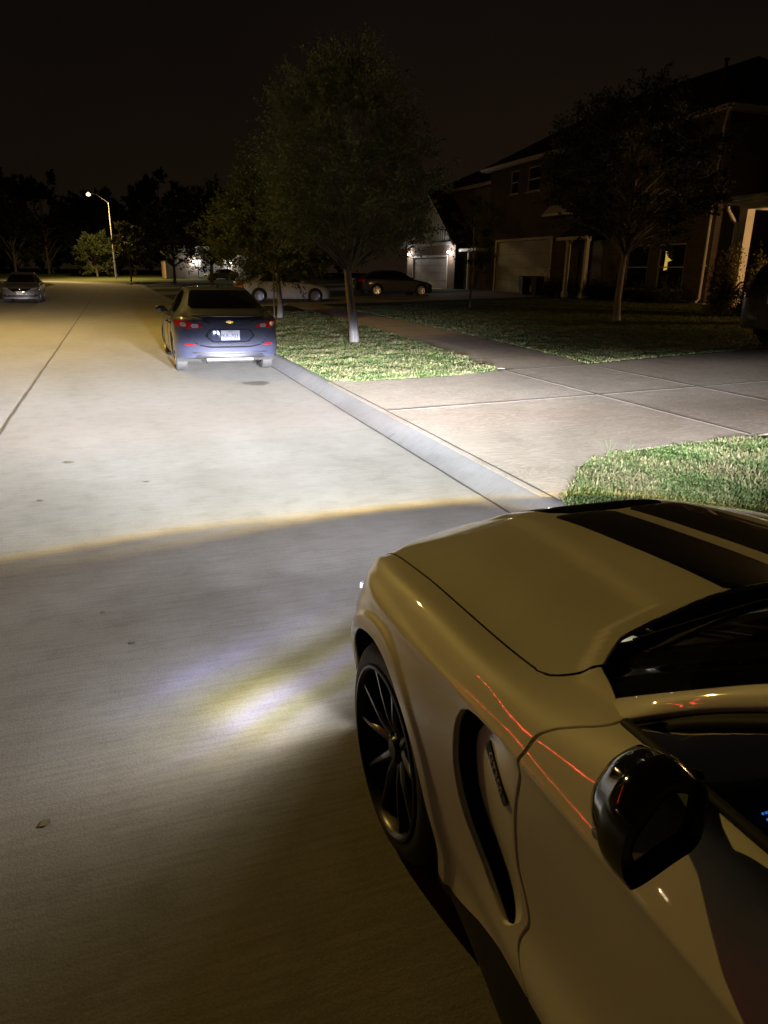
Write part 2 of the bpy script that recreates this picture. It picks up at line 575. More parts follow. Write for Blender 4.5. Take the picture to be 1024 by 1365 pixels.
# ------------------------------------------------------------------ camera (from the photo's vanishing points)
CAM_H = 1.73
def make_camera():
    f, cx, cy = 950.0, 512.0, 682.5
    Yv = Vector((150 - cx, 358 - cy, f)).normalized()
    e = Vector((math.cos(.015), math.sin(.015), 0))
    D = Yv.cross(e).normalized()
    if D.y < 0: D = -D
    Xv = D.cross(Yv)
    Rm = Matrix((Xv, Yv, -D))                       # world = Rm @ cam
    r, u, b = Rm @ Vector((1, 0, 0)), Rm @ Vector((0, -1, 0)), Rm @ Vector((0, 0, -1))
    cd = bpy.data.cameras.new('camera'); cd.sensor_fit = 'VERTICAL'; cd.sensor_height = 36; cd.lens = f / 1365 * 36
    cd.clip_start = .05; cd.clip_end = 3000
    o = bpy.data.objects.new('camera', cd); COL.objects.link(o)
    o.matrix_world = Matrix(((r.x, u.x, b.x, 0), (r.y, u.y, b.y, 0), (r.z, u.z, b.z, CAM_H), (0, 0, 0, 1)))
    SC.camera = o
make_camera()

# ------------------------------------------------------------------ night sky
def make_world():
    w = bpy.data.worlds.new('World'); SC.world = w; w.use_nodes = True
    nt = w.node_tree; bg = nt.nodes['Background']
    tc = node(nt, 'ShaderNodeTexCoord'); sp = node(nt, 'ShaderNodeSeparateXYZ')
    nt.links.new(tc.outputs['Generated'], sp.inputs[0])
    r = ramp(nt, sp.outputs[2], [(0, (.0100, .0068, .0038)), (.10, (.0074, .0050, .0030)), (.28, (.0042, .0033, .0025)), (.6, (.0022, .0020, .0018)), (1, (.0016, .0015, .0015))])
    # the glow of the town is stronger and redder towards +X
    g = math_n(nt, 'MULTIPLY_ADD', sp.outputs[0], .55, .35, clamp=True)
    tint = ramp(nt, g, [(0, (.60, .68, .70)), (1, (1.70, 1.34, 1.25))])
    n = node(nt, 'ShaderNodeTexNoise'); n.inputs['Scale'].default_value = 2.3; n.inputs['Detail'].default_value = 5
    nt.links.new(tc.outputs['Generated'], n.inputs['Vector'])
    nr = ramp(nt, n.outputs[0], [(.3, (.8, .8, .8)), (.7, (1.2, 1.2, 1.2))])
    c = mixc(nt, r.outputs[0], tint.outputs[0], 1.0, 'MULTIPLY')
    c2 = mixc(nt, c, nr.outputs[0], 1.0, 'MULTIPLY')
    nt.links.new(c2, bg.inputs[0]); bg.inputs[1].default_value = 1.0
make_world()

SC.render.engine = 'CYCLES'
SC.view_settings.view_transform = 'Standard'; SC.view_settings.look = 'None'
SC.view_settings.exposure = 0; SC.view_settings.gamma = 1
SC.cycles.use_denoising = True
SC.cycles.max_bounces = 6; SC.cycles.transparent_max_bounces = 16
SC.cycles.sample_clamp_indirect = 3.0
SC.cycles.caustics_reflective = False; SC.cycles.caustics_refractive = False

# ------------------------------------------------------------------ lamps
def lamp(name, loc, power, color, radius=.05, kind='POINT', parent=None):
    l = bpy.data.lights.new(name, kind); l.energy = power; l.color = color; l.shadow_soft_size = radius
    o = bpy.data.objects.new(name, l); o.location = loc
    return link(o, parent)

def beam_nodes(l, fn):
    """lamp whose output depends on direction; fn(nt, az_deg (left +), el_deg) -> colour socket"""
    l.use_nodes = True; nt = l.node_tree; nt.nodes.clear()
    out = node(nt, 'ShaderNodeOutputLight'); em = node(nt, 'ShaderNodeEmission')
    nt.links.new(em.outputs[0], out.inputs[0])
    ge = node(nt, 'ShaderNodeNewGeometry'); sp = node(nt, 'ShaderNodeSeparateXYZ')
    nt.links.new(ge.outputs['Incoming'], sp.inputs[0])
    x, y, z = sp.outputs
    az = math_n(nt, 'MULTIPLY', math_n(nt, 'ARCTAN2', math_n(nt, 'MULTIPLY', x, -1.0), y), 180 / math.pi)
    el = math_n(nt, 'MULTIPLY', math_n(nt, 'ARCSINE', z), 180 / math.pi)
    ev = math_n(nt, 'MULTIPLY', math_n(nt, 'ARCTAN2', z, math_n(nt, 'MAXIMUM', y, .02)), 180 / math.pi)
    nt.links.new(fn(nt, az, el, ev), em.inputs[0]); em.inputs[1].default_value = 1.0

def ramp1(nt, v, lo, hi, stops):
    """piecewise ramp over [lo, hi] of a value; stops [(value, colour)]"""
    m = node(nt, 'ShaderNodeMapRange'); m.inputs[1].default_value = lo; m.inputs[2].default_value = hi
    nt.links.new(v, m.inputs[0])
    return ramp(nt, m.outputs[0], [((a - lo) / (hi - lo), c if hasattr(c, '__len__') else (c, c, c)) for a, c in stops]).outputs[0]
# ------------------------------------------------------------------ ground, street, kerbs
RC = -1.33                      # street centre (the joint line)
HW = 4.02                       # half width of the pavement between gutter lines
KB = HW + .25
CURVE_Y, CURVE_R = 80.0, 46.0   # the street bends left far away

def street_pt(l, s):
    """l along the street, s to the right of its centre"""
    if l <= CURVE_Y: return RC + s, l
    a = min((l - CURVE_Y) / CURVE_R, 1.9)
    ext = max(0, l - CURVE_Y - 1.9 * CURVE_R)
    cx, cy = RC - CURVE_R, CURVE_Y
    r = CURVE_R + s
    return cx + r * math.cos(a) - ext * math.sin(a), cy + r * math.sin(a) + ext * math.cos(a)

def lat(x, y):
    if y <= CURVE_Y: return x - RC
    dx, dy = x - (RC - CURVE_R), y - CURVE_Y
    return math.hypot(dx, dy) - CURVE_R

def hs(s):
    a = abs(s)
    if a <= HW: return 0.0
    if a <= KB: return .12 * (a - HW) / .25
    return .12 + .025 * min(a - KB, 20.0) + .004 * max(0, min(a - KB - 20, 60))

def gz(x, y=0): return hs(lat(x, y))

def concrete(name, c1, c2, scale=1.0, rough=.85, seed=0.0, swirl=0.0, broom=None):
    m, nt, b = new_mat(name)
    setp(b, rough=rough, spec=.3)
    big = noise(nt, .55 * scale, 5, .6, .4, stretch=(1, .45, 1)); mid = noise(nt, 5 * scale, 6, .65); fine = noise(nt, 160, 3, .7); grit = noise(nt, 420, 2, .6)
    # broom / finishing lines across the street
    bro = noise(nt, 9, 3, .6, stretch=broom or (.35, 6.0, 1))
    a = ramp(nt, big.outputs[0], [(.3, c1), (.7, c2)])
    bm = ramp(nt, mid.outputs[0], [(.32, (.84, .83, .81)), (.5, (1, 1, 1)), (.75, (1.07, 1.06, 1.05))])
    c = mixc(nt, a.outputs[0], bm.outputs[0], .7, 'MULTIPLY')
    fm = ramp(nt, fine.outputs[0], [(.3, (.78, .77, .75)), (.55, (1, 1, 1)), (.8, (1.16, 1.15, 1.13))])
    c = mixc(nt, c, fm.outputs[0], .7, 'MULTIPLY')
    br = ramp(nt, bro.outputs[0], [(.35, (.80, .80, .80)), (.6, (1.08, 1.08, 1.08))])
    c = mixc(nt, c, br.outputs[0], .6, 'MULTIPLY')
    # dark specks and small stains
    v = node(nt, 'ShaderNodeTexVoronoi'); v.inputs['Scale'].default_value = 1.6; v.inputs['Randomness'].default_value = 1
    tc = node(nt, 'ShaderNodeTexCoord'); nt.links.new(tc.outputs['Object'], v.inputs['Vector'])
    st = ramp(nt, v.outputs['Distance'], [(.0, (.45, .43, .40)), (.018, (.55, .53, .5)), (.035, (1, 1, 1))])
    wob = ramp(nt, mid.outputs[0], [(.45, (0, 0, 0)), (.6, (1, 1, 1))])
    c = mixc(nt, c, mixc(nt, (1, 1, 1), st.outputs[0], wob.outputs[0]), 1.0, 'MULTIPLY')
    agg = node(nt, 'ShaderNodeTexVoronoi'); agg.inputs['Scale'].default_value = 120; nt.links.new(tc.outputs['Object'], agg.inputs['Vector'])
    am = ramp(nt, agg.outputs['Distance'], [(.15, (1.10, 1.09, 1.07)), (.45, (1, 1, 1)), (.8, (.88, .87, .85))])
    c = mixc(nt, c, am.outputs[0], .6, 'MULTIPLY')
    if swirl:
        sw = noise(nt, .9, 3, .5, 2.6, stretch=(1, 2.2, 1)); wv = node(nt, 'ShaderNodeMath', operation='SINE'); nt.links.new(math_n(nt, 'MULTIPLY', sw.outputs[0], 70.0), wv.inputs[0])
        sr = ramp(nt, wv.outputs[0], [(0, (1 - swirl, 1 - swirl, 1 - swirl)), (.55, (1, 1, 1)), (1, (1 + swirl * .5,) * 3)])
        c = mixc(nt, c, sr.outputs[0], 1.0, 'MULTIPLY')
    nt.links.new(c, b.inputs['Base Color'])
    h = math_n(nt, 'ADD', math_n(nt, 'MULTIPLY', fine.outputs[0], .5), math_n(nt, 'MULTIPLY', grit.outputs[0], .35))
    h = math_n(nt, 'ADD', h, math_n(nt, 'MULTIPLY', bro.outputs[0], .6))
    h = math_n(nt, 'SUBTRACT', h, math_n(nt, 'MULTIPLY', agg.outputs['Distance'], .7))
    if swirl: h = math_n(nt, 'ADD', h, math_n(nt, 'MULTIPLY', wv.outputs[0], .35))
    bump(nt, b, h, .28, .004)
    return m

M['road'] = concrete('street concrete', (.225, .217, .198), (.285, .276, .256))
M['walk'] = concrete('driveway concrete', (.285, .25, .207), (.365, .32, .263), .8, swirl=.13)
M['kerb'] = concrete('kerb concrete', (.115, .115, .117), (.165, .165, .167), 1.6, broom=(.5, 14.0, 1))
M['joint'] = simple('joint shadow groove', (.05, .045, .04), .9, var=.3, scale=20)
M['joint_lip'] = simple('joint lip', (.42, .37, .31), .8, var=.15, scale=20)
M['seal'] = simple('joint sealant', (.06, .055, .05), .8, var=.3, scale=12)
M['manhole'] = simple('rusty iron cover', (.05, .04, .03), .7, metal=.4)

def turf(name, k=1.0):
    m, nt, b = new_mat(name)
    setp(b, rough=.95, spec=.1)
    a = noise(nt, .35, 5, .6); f = noise(nt, 14, 5, .7); g = noise(nt, 90, 3, .7)
    r = ramp(nt, a.outputs[0], [(.3, (.040 * k, .060 * k, .018 * k)), (.55, (.075 * k, .085 * k, .03 * k)), (.75, (.11 * k, .10 * k, .05 * k))])
    fr = ramp(nt, f.outputs[0], [(.3, (.55, .55, .5)), (.7, (1.25, 1.25, 1.2))])
    gr = ramp(nt, g.outputs[0], [(.3, (.5, .5, .5)), (.7, (1.4, 1.4, 1.4))])
    c = mixc(nt, mixc(nt, r.outputs[0], fr.outputs[0], 1.0, 'MULTIPLY'), gr.outputs[0], .8, 'MULTIPLY')
    nt.links.new(c, b.inputs['Base Color'])
    h = math_n(nt, 'ADD', math_n(nt, 'MULTIPLY', f.outputs[0], .6), math_n(nt, 'MULTIPLY', g.outputs[0], .5))
    bump(nt, b, h, .9, .04)
    return m
M['turf'] = turf('lawn soil and thatch')

def make_terrain():
    xs = sorted(set(list(np.linspace(-420, -40, 20)) + list(np.linspace(-40, -12, 15)) + list(np.linspace(-12, 9, 22)) + [-10.8, -10.2, 7.5, 8.1] + list(np.linspace(9, 40, 22)) + list(np.linspace(40, 420, 20))))
    ys = sorted(set(list(np.linspace(-120, -20, 8)) + list(np.linspace(-20, 60, 40)) + list(np.linspace(60, 150, 46)) + list(np.linspace(150, 700, 24))))
    P = np.zeros((len(xs), len(ys), 3))
    for i, x in enumerate(xs):
        for j, y in enumerate(ys):
            s = lat(x, y)
            z = hs(s) - (.35 if abs(s) < 8.7 else 0.0)
            P[i, j] = (x, y, z)
    tag(mk_grid('ground', P, M['turf']), kind='structure')

def sweep(name, mat, svals, zs, l0=-60, l1=230):
    ls = sorted(set(list(np.linspace(l0, CURVE_Y, 36)) + list(np.linspace(CURVE_Y, CURVE_Y + 1.9 * CURVE_R, 40)) + [l1]))
    P = np.array([[(*street_pt(l, s), z) for s, z in zip(svals, zs)] for l in ls])
    return mk_grid(name, P, mat, flip=True)

make_terrain()
tag(sweep('street', M['road'], np.linspace(-HW - .02, HW + .02, 17), [0] * 17), kind='structure')
kprof = [(0, .001), (.02, .012), (.10, .055), (.19, .105), (.25, .121), (.31, .124), (.33, .118), (.33, .0)]
k1 = sweep('kerb', M['kerb'], [HW + a for a, _ in kprof], [z for _, z in kprof]); tag(k1, kind='structure')
k2 = sweep('kerb', M['kerb'], [-HW - a for a, _ in kprof][::-1], [z for _, z in kprof][::-1]); tag(k2, kind='structure')
for sg, nm in ((1, 'verge'), (-1, 'verge')):
    sv = [KB + .05, KB + 1, 6.2, 7.5, 9.0, 9.05]
    zz = [hs(a) - .012 for a in sv[:-1]] + [hs(9.05) - .2]
    sv = [sg * a for a in sv]
    if sg < 0: sv, zz = sv[::-1], zz[::-1]
    tag(sweep(nm, M['turf'], sv, zz), kind='structure')

def drape(name, poly, mat, lift, res=.35, kind='structure', smooth=True):
    P = np.asarray(poly, float); lo = P.min(0); hi = P.max(0)
    nx = max(3, int((hi[0] - lo[0]) / res) + 2); ny = max(3, int((hi[1] - lo[1]) / res) + 2)
    G = np.zeros((nx, ny, 3)); G[..., 0] = np.linspace(lo[0] - .001, hi[0] + .001, nx)[:, None]; G[..., 1] = np.linspace(lo[1] - .001, hi[1] + .001, ny)[None]
    s = Soup(G, np.tile(np.array([0, 0, 1.0]), (nx, ny, 1)))
    s.clip(lambda q: -sdf_poly(P, q.p[:, 0], q.p[:, 1])); s.compact()
    for p in s.p: p[2] = gz(p[0], p[1]) + lift
    o = s.build(name, mat, None, th=.06, round_edge=.006)
    if kind: tag(o, kind=kind)
    return o

DRIVE = [(2.93, 4.28), (3.18, 4.54), (3.43, 4.80), (3.66, 5.10), (3.95, 5.30), (4.38, 5.42), (5.04, 5.47), (6.24, 5.48), (22, 5.2), (22, 11.95), (12.43, 11.42), (9.94, 11.13), (7.77, 10.78),
         (6.0, 10.72), (5.54, 10.63), (4.91, 10.47), (3.89, 10.46), (3.31, 10.54), (3.01, 10.75), (2.93, 10.9)]
drape('driveway', DRIVE, M['walk'], .006, res=.11)
WALK = [(5.95, 10.76), (6.31, 13.47), (6.62, 16.85), (6.88, 20), (7.0, 24.3), (7.5, 32), (8.6, 60), (10.0, 60), (9.0, 32), (8.75, 24.3), (8.55, 20.0), (8.35, 16.6), (8.15, 14.15), (7.95, 12.16), (7.78, 10.83)]
drape('sidewalk', WALK, M['walk'], .004)
WALK2 = [(6.0, 5.44), (7.75, 5.44), (7.7, -30), (5.9, -30)]
drape('sidewalk', WALK2, M['walk'], .004)
# neighbour driveways further along
drape('driveway', [(2.93, 33.2), (3.9, 34.0), (12, 34.3), (23.2, 36.2), (23.2, 44.6), (12, 41.5), (3.9, 39.8), (2.93, 40.6)], M['walk'], .007)
drape('driveway', [(2.93, 51.5), (3.9, 52.2), (24.2, 53.3), (24.2, 60.4), (3.9, 58.0), (2.93, 58.8)], M['walk'], .007)
drape('driveway', [(2.93, 66.5), (3.9, 67.2), (26, 68.3), (26, 73.6), (3.9, 72.0), (2.93, 72.8)], M['walk'], .007)
# left side walk
drape('sidewalk', [(-8.4, -30), (-7.0, -30), (-7.0, 78), (-8.4, 78)], M['walk'], .004)

# joints: a dark groove between two tooled lips, each strip a few mm above the slab
def strip(name, pts, w, mat, lift, wob=0.0):
    V = []; F = []
    pts = resample(pts, max(2, int(np.linalg.norm(np.asarray(pts[-1], float) - np.asarray(pts[0], float)) / .12)), smooth=False)
    n = len(pts)
    for i, p in enumerate(pts):
        t = pts[min(i + 1, n - 1)] - pts[max(i - 1, 0)]; t = t / np.linalg.norm(t); q = np.array([-t[1], t[0]])
        o = (mnoise.noise(Vector((p[0] * 1.7, p[1] * 1.7, 3.1))) * wob)
        ww = w * (1 + .5 * mnoise.noise(Vector((p[0] * 5, p[1] * 5, 1.1))))
        for sd in (-.5, .5):
            x, y = p + q * (ww * sd + o)
            V.append((x, y, gz(x, y) + lift))
    for i in range(n - 1): F.append((2 * i, 2 * i + 2, 2 * i + 3, 2 * i + 1))
    o = mk(name, V, F, mat, smooth=True)
    bm = bmesh.new(); bm.from_mesh(o.data); bmesh.ops.recalc_face_normals(bm, faces=bm.faces)
    if sum(f.normal.z for f in bm.faces) < 0: bmesh.ops.reverse_faces(bm, faces=bm.faces)
    bm.to_mesh(o.data); bm.free()
    return tag(o, kind='structure')

def joint(a, b, lift=.010):
    strip('joint_lip', [a, b], .10, M['joint_lip'], lift, .004)
    strip('joint_groove', [a, b], .040, M['joint'], lift + .003, .004)

joint((3.0, 8.12), (6.0, 8.10)); joint((6.06, 8.10), (7.70, 8.10)); joint((7.76, 8.10), (21.5, 8.4))
joint((6.03, 10.68), (6.03, 5.5)); joint((7.73, 10.74), (7.73, 5.5)); joint((6.06, 10.70), (7.7, 10.74))
joint((13.2, 5.5), (13.2, 11.4))
for y in np.arange(12.3, 34, 1.55):
    x0 = np.interp(y, [10.76, 13.47, 16.85, 20, 24.3, 32], [5.95, 6.31, 6.62, 6.88, 7.0, 7.5]); x1 = np.interp(y, [10.8, 12.16, 14.15, 16.6, 20, 24.3, 32], [7.78, 7.95, 8.15, 8.35, 8.55, 8.75, 9.0])
    strip('joint_groove', [(x0 + .03, y), (x1 - .03, y + .03)], .028, M['joint'], .008, .003)
# street joints: the centre line, the gutter line and a few cross joints
strip('street_joint', [(RC, -30), (RC, CURVE_Y)], .028, M['seal'], .004, .012)
arc = [street_pt(l, 0) for l in np.linspace(CURVE_Y, CURVE_Y + 60, 20)]
strip('street_joint', arc, .05, M['seal'], .004)
strip('street_joint', [(RC + HW - .015, -30), (RC + HW - .015, 60)], .024, M['seal'], .005, .006)
strip('kerb_joint', [(RC + KB + .045, 4.3), (RC + KB + .045, 10.9)], .020, M['joint'], .012, .006)
for y in (-9.6, 24.6, 41.5, 58.5):
    strip('street_joint', [(RC - HW + .02, y), (RC + HW - .02, y)], .016, M['seal'], .0045, .01)
for y in np.arange(-8, 60, 3.05):
    strip('kerb_joint', [(RC + HW + .0, y), (RC + HW + .245, y)], .022, M['seal'], .006, 0)
# oil spots on the concrete
def spot(x, y, r, seed, name='oil_stain'):
    rr = random.Random(seed)
    pts = smooth_poly([(x + math.cos(a) * r * rr.uniform(.55, 1.2), y + math.sin(a) * r * rr.uniform(.55, 1.1)) for a in np.linspace(0, 6.28, 9)[:-1]], 4)
    mk(name, [(p[0], p[1], gz(p[0], p[1]) + .005) for p in pts], [tuple(range(len(pts)))], M['oil'], smooth=False)
    tag(bpy.context.scene.objects[-1] if False else COL.objects[-1], kind='structure')
M['oil'] = simple('oil stained concrete', (.10, .09, .07), .6, var=.3, scale=40)
spot(-.38, 2.15, .022, 3); spot(-.08, 3.31, .016, 4); spot(-.22, 3.70, .012, 5); spot(-.56, 7.08, .05, 6); spot(-.70, 5.89, .03, 7)
spot(2.05, 11.6, .26, 8); spot(.1, 6.2, .03, 9); spot(-.9, 3.9, .015, 10)
# ------------------------------------------------------------------ the parked coupe in the foreground
# car frame: x forward from the front axle, y left, z up
XS = [.62, .45, .3, .15, 0, -.15, -.3, -.45, -.58, -.72, -.85, -1.1, -1.6, -2.1, -2.4, -2.72, -3.05, -3.4, -3.65]
def _c(y, z): return (y, z)
TB = [
 _c([0] * 19, [.825, .892, .938, .962, .978, .991, 1.003, 1.012, 1.016, 1.0, .98, .95, .95, .95, .95, .95, 1.10, 1.10, 1.08]),
 _c([.26] * 19, [.815, .886, .935, .962, .981, .994, 1.006, 1.015, 1.018, 1.0, .98, .95, .95, .95, .95, .95, 1.097, 1.097, 1.078]),
 _c([.42] * 19, [.80, .868, .913, .940, .957, .968, .976, .984, .990, .99, .97, .95, .95, .95, .95, .95, 1.09, 1.09, 1.075]),
 _c([.50, .58, .60, .60, .60, .60, .60, .60, .60, .60, .62, .63, .63, .63, .63, .62, .60, .58, .56],
    [.79, .840, .884, .910, .928, .940, .948, .952, .958, .965, .97, .965, .965, .965, .965, .98, 1.075, 1.08, 1.07]),
 _c([.70, .757, .768, .772, .773, .774, .773, .772, .770, .765, .768, .797, .803, .803, .797, .78, .74, .72, .70],
    [.735, .808, .847, .868, .882, .890, .895, .902, .914, .934, .958, .986, 1.003, 1.01, 1.018, 1.03, 1.045, 1.06, 1.06]),
 _c([.70, .790, .825, .84, .845, .847, .848, .85, .85, .85, .852, .857, .865, .875, .885, .88, .85, .81, .78],
    [.70, .787, .827, .848, .862, .868, .872, .877, .885, .892, .90, .915, .925, .93, .935, .955, .96, .96, .95]),
 _c([.72, .812, .873, .902, .910, .912, .910, .907, .905, .903, .903, .903, .905, .915, .935, .945, .925, .88, .85],
    [.66, .745, .777, .79, .797, .803, .811, .820, .825, .828, .83, .835, .84, .85, .85, .85, .85, .85, .85]),
 _c([.73, .828, .900, .932, .94, .94, .935, .923, .915, .908, .902, .897, .897, .91, .935, .955, .935, .895, .87],
    [.62, .70, .715, .72, .725, .725, .725, .725, .73, .735, .74, .745, .75, .76, .76, .76, .76, .76, .76]),
 _c([.745, .848, .918, .945, .95, .95, .943, .928, .917, .905, .897, .890, .890, .905, .935, .96, .94, .90, .875], [.60] * 19),
 _c([.75, .845, .915, .945, .948, .945, .938, .922, .912, .905, .901, .899, .90, .91, .93, .955, .94, .90, .87], [.46] * 19),
 _c([.745, .842, .905, .930, .935, .932, .925, .912, .908, .912, .918, .924, .925, .92, .925, .945, .935, .90, .87], [.39] * 19),
 _c([.74, .838, .895, .905, .908, .908, .902, .892, .892, .90, .908, .915, .917, .915, .915, .93, .925, .89, .86], [.30] * 19),
 _c([.74, .83, .885, .89, .89, .885, .88, .880, .892, .912, .926, .932, .932, .925, .918, .92, .91, .88, .85], [.20] * 19),
 _c([.72, .80, .865, .87, .87, .865, .86, .865, .878, .895, .905, .91, .91, .905, .895, .89, .88, .86, .83], [.13] * 19),
]
NSEG = [7, 6, 8, 8, 12, 10, 3, 3, 12, 12, 14, 9, 9, 6, 5]
def mustang_surface():
    xs = list(np.arange(.62, -1.0, -.0085)) + list(np.arange(-1.0, -1.35, -.0125)) + list(np.arange(-1.35, -3.66, -.03))
    K = np.zeros((len(TB), len(xs), 2))
    for k, (ys, zs) in enumerate(TB):
        K[k, :, 0] = nat_spline(XS, ys, xs); K[k, :, 1] = nat_spline(XS, zs, xs)
        if k == 0: K[k, :, 0] = 0
        if k in (1, 2): K[k, :, 0] = ys[0]
    # crisp shoulder crease: tight keys either side of it
    sh = np.interp(-np.array(xs), [-.62, -.1, .35, 4], [.45, .40, .14, .14])[:, None]
    above = K[6] + (K[5] - K[6]) * sh; below = K[6] + (K[7] - K[6]) * sh
    for k in range(4):
        K[k, :, 1] = pchip(XS, TB[k][1], xs)
    K = np.concatenate([K[:6], above[None], K[6:7], below[None], K[7:]], 0)
    # the flat top of the cabin hole / deck keys follow pchip so that they do not ring
    for k in range(4):
        K[k, :, 1] = pchip(XS, TB[k][1], xs)
    rows = []
    for i, x in enumerate(xs):
        q = K[:, i]
        t = np.r_[0, np.cumsum(np.maximum(np.linalg.norm(np.diff(q, axis=0), axis=1), 1e-3) ** .7)]
        tt = np.concatenate([np.linspace(t[k], t[k + 1], NSEG[k], endpoint=False) for k in range(len(NSEG))] + [[t[-1]]])
        yz = np.stack([nat_spline(t, q[:, 0], tt), nat_spline(t, q[:, 1], tt)], 1)
        yz[0, 0] = 0
        rows.append(np.c_[np.full(len(tt), x), yz])
    P = np.array(rows)
    # nose: close the section forward, rear: close the tail
    tip = []
    P0 = P[0]
    for u in np.sin(np.linspace(math.pi / 2, .04, 22)):
        q = P0.copy(); w = (1 - u ** 2.3) ** (1 / 2.3)
        q[:, 0] = .62 + .30 * u * (1 - .10 * np.clip((q[:, 2] - .5) / .3, 0, 1.3)); q[:, 1] *= w
        q[:, 2] -= .25 * u ** 1.45 * np.clip((q[:, 2] - .45) / .35, 0, 1.1)
        tip.append(q)
    tail = []
    P1 = P[-1]
    for u in np.sin(np.linspace(.05, math.pi / 2, 14)):
        q = P1.copy(); w = (1 - u ** 6) ** (1 / 6)
        q[:, 0] = -3.65 - .16 * u; q[:, 1] *= w
        q[:, 2] -= .03 * u ** 3 * np.clip((q[:, 2] - .5) / .5, 0, 1)
        tail.append(q)
    return np.concatenate([np.array(tip), P, np.array(tail)], 0)

WC = (0.0, .335)           # front wheel centre (x, z)
WR = (-2.72, .335)
ARCH = .385
CABIN = [(-.562, -.01), (-.560, .2), (-.556, .33), (-.566, .46), (-.585, .58), (-.632, .65), (-.655, .68), (-.745, .717), (-.83, .757), (-1.0, .788), (-1.2, .798), (-2.1, .798), (-2.5, .79), (-2.9, .74), (-3.1, .66), (-3.2, .4), (-3.22, -.01)]
ZRX = [.5, .36, -.36, -.45, -.6, -.72, -.9, -1.2, -2.3, -2.34, -4]; ZRZ = [.17, .17, .18, .205, .28, .325, .352, .362, .362, .15, .15]
def zr(x): return np.interp(-np.asarray(x), -np.asarray(XSORT), ZRZ)
XSORT = ZRX
DOORX_Z = [.02, .30, .35, .44, .49, .605, .75, .795, .828, .87, .90, .92, .96, 1.2]
DOORX_X = [-.87, -.862, -.845, -.792, -.805, -.752, -.735, -.735, -.722, -.722, -.745, -.775, -.83, -.83]
def doorx(z): return pchip(DOORX_Z, DOORX_X, z)
DOORREAR = lambda z: np.interp(z, [.2, .5, .9, 1.1], [-2.02, -2.10, -2.14, -2.10])
def cab(q): return sdf_poly(CABIN, q.p[:, 0], np.abs(q.p[:, 1]))
def near_top(q, d):   # cabin cut acts only near the top of the body
    return np.where(q.p[:, 2] > .80, d, 1.0)
HOODREAR = [(-.3, .775), (-.5, .775), (-.565, .772), (-.600, .760), (-.622, .735), (-.640, .70), (-.655, .672), (-.70, .60)]
T_SHUT = float(sum(NSEG[:4]))
TU = .0135                 # metres per step of t next to the bonnet line
GAP = .0055

VENT = [(-.470, .740), (-.471, .765), (-.482, .792), (-.510, .810), (-.545, .818), (-.60, .822), (-.66, .826), (-.705, .826), (-.712, .80), (-.722, .78), (-.722, .74), (-.737, .61), (-.760, .545), (-.782, .492), (-.778, .468), (-.748, .428), (-.728, .416), (-.712, .422),
        (-.66, .45), (-.608, .487), (-.555, .53), (-.512, .585), (-.484, .655)]

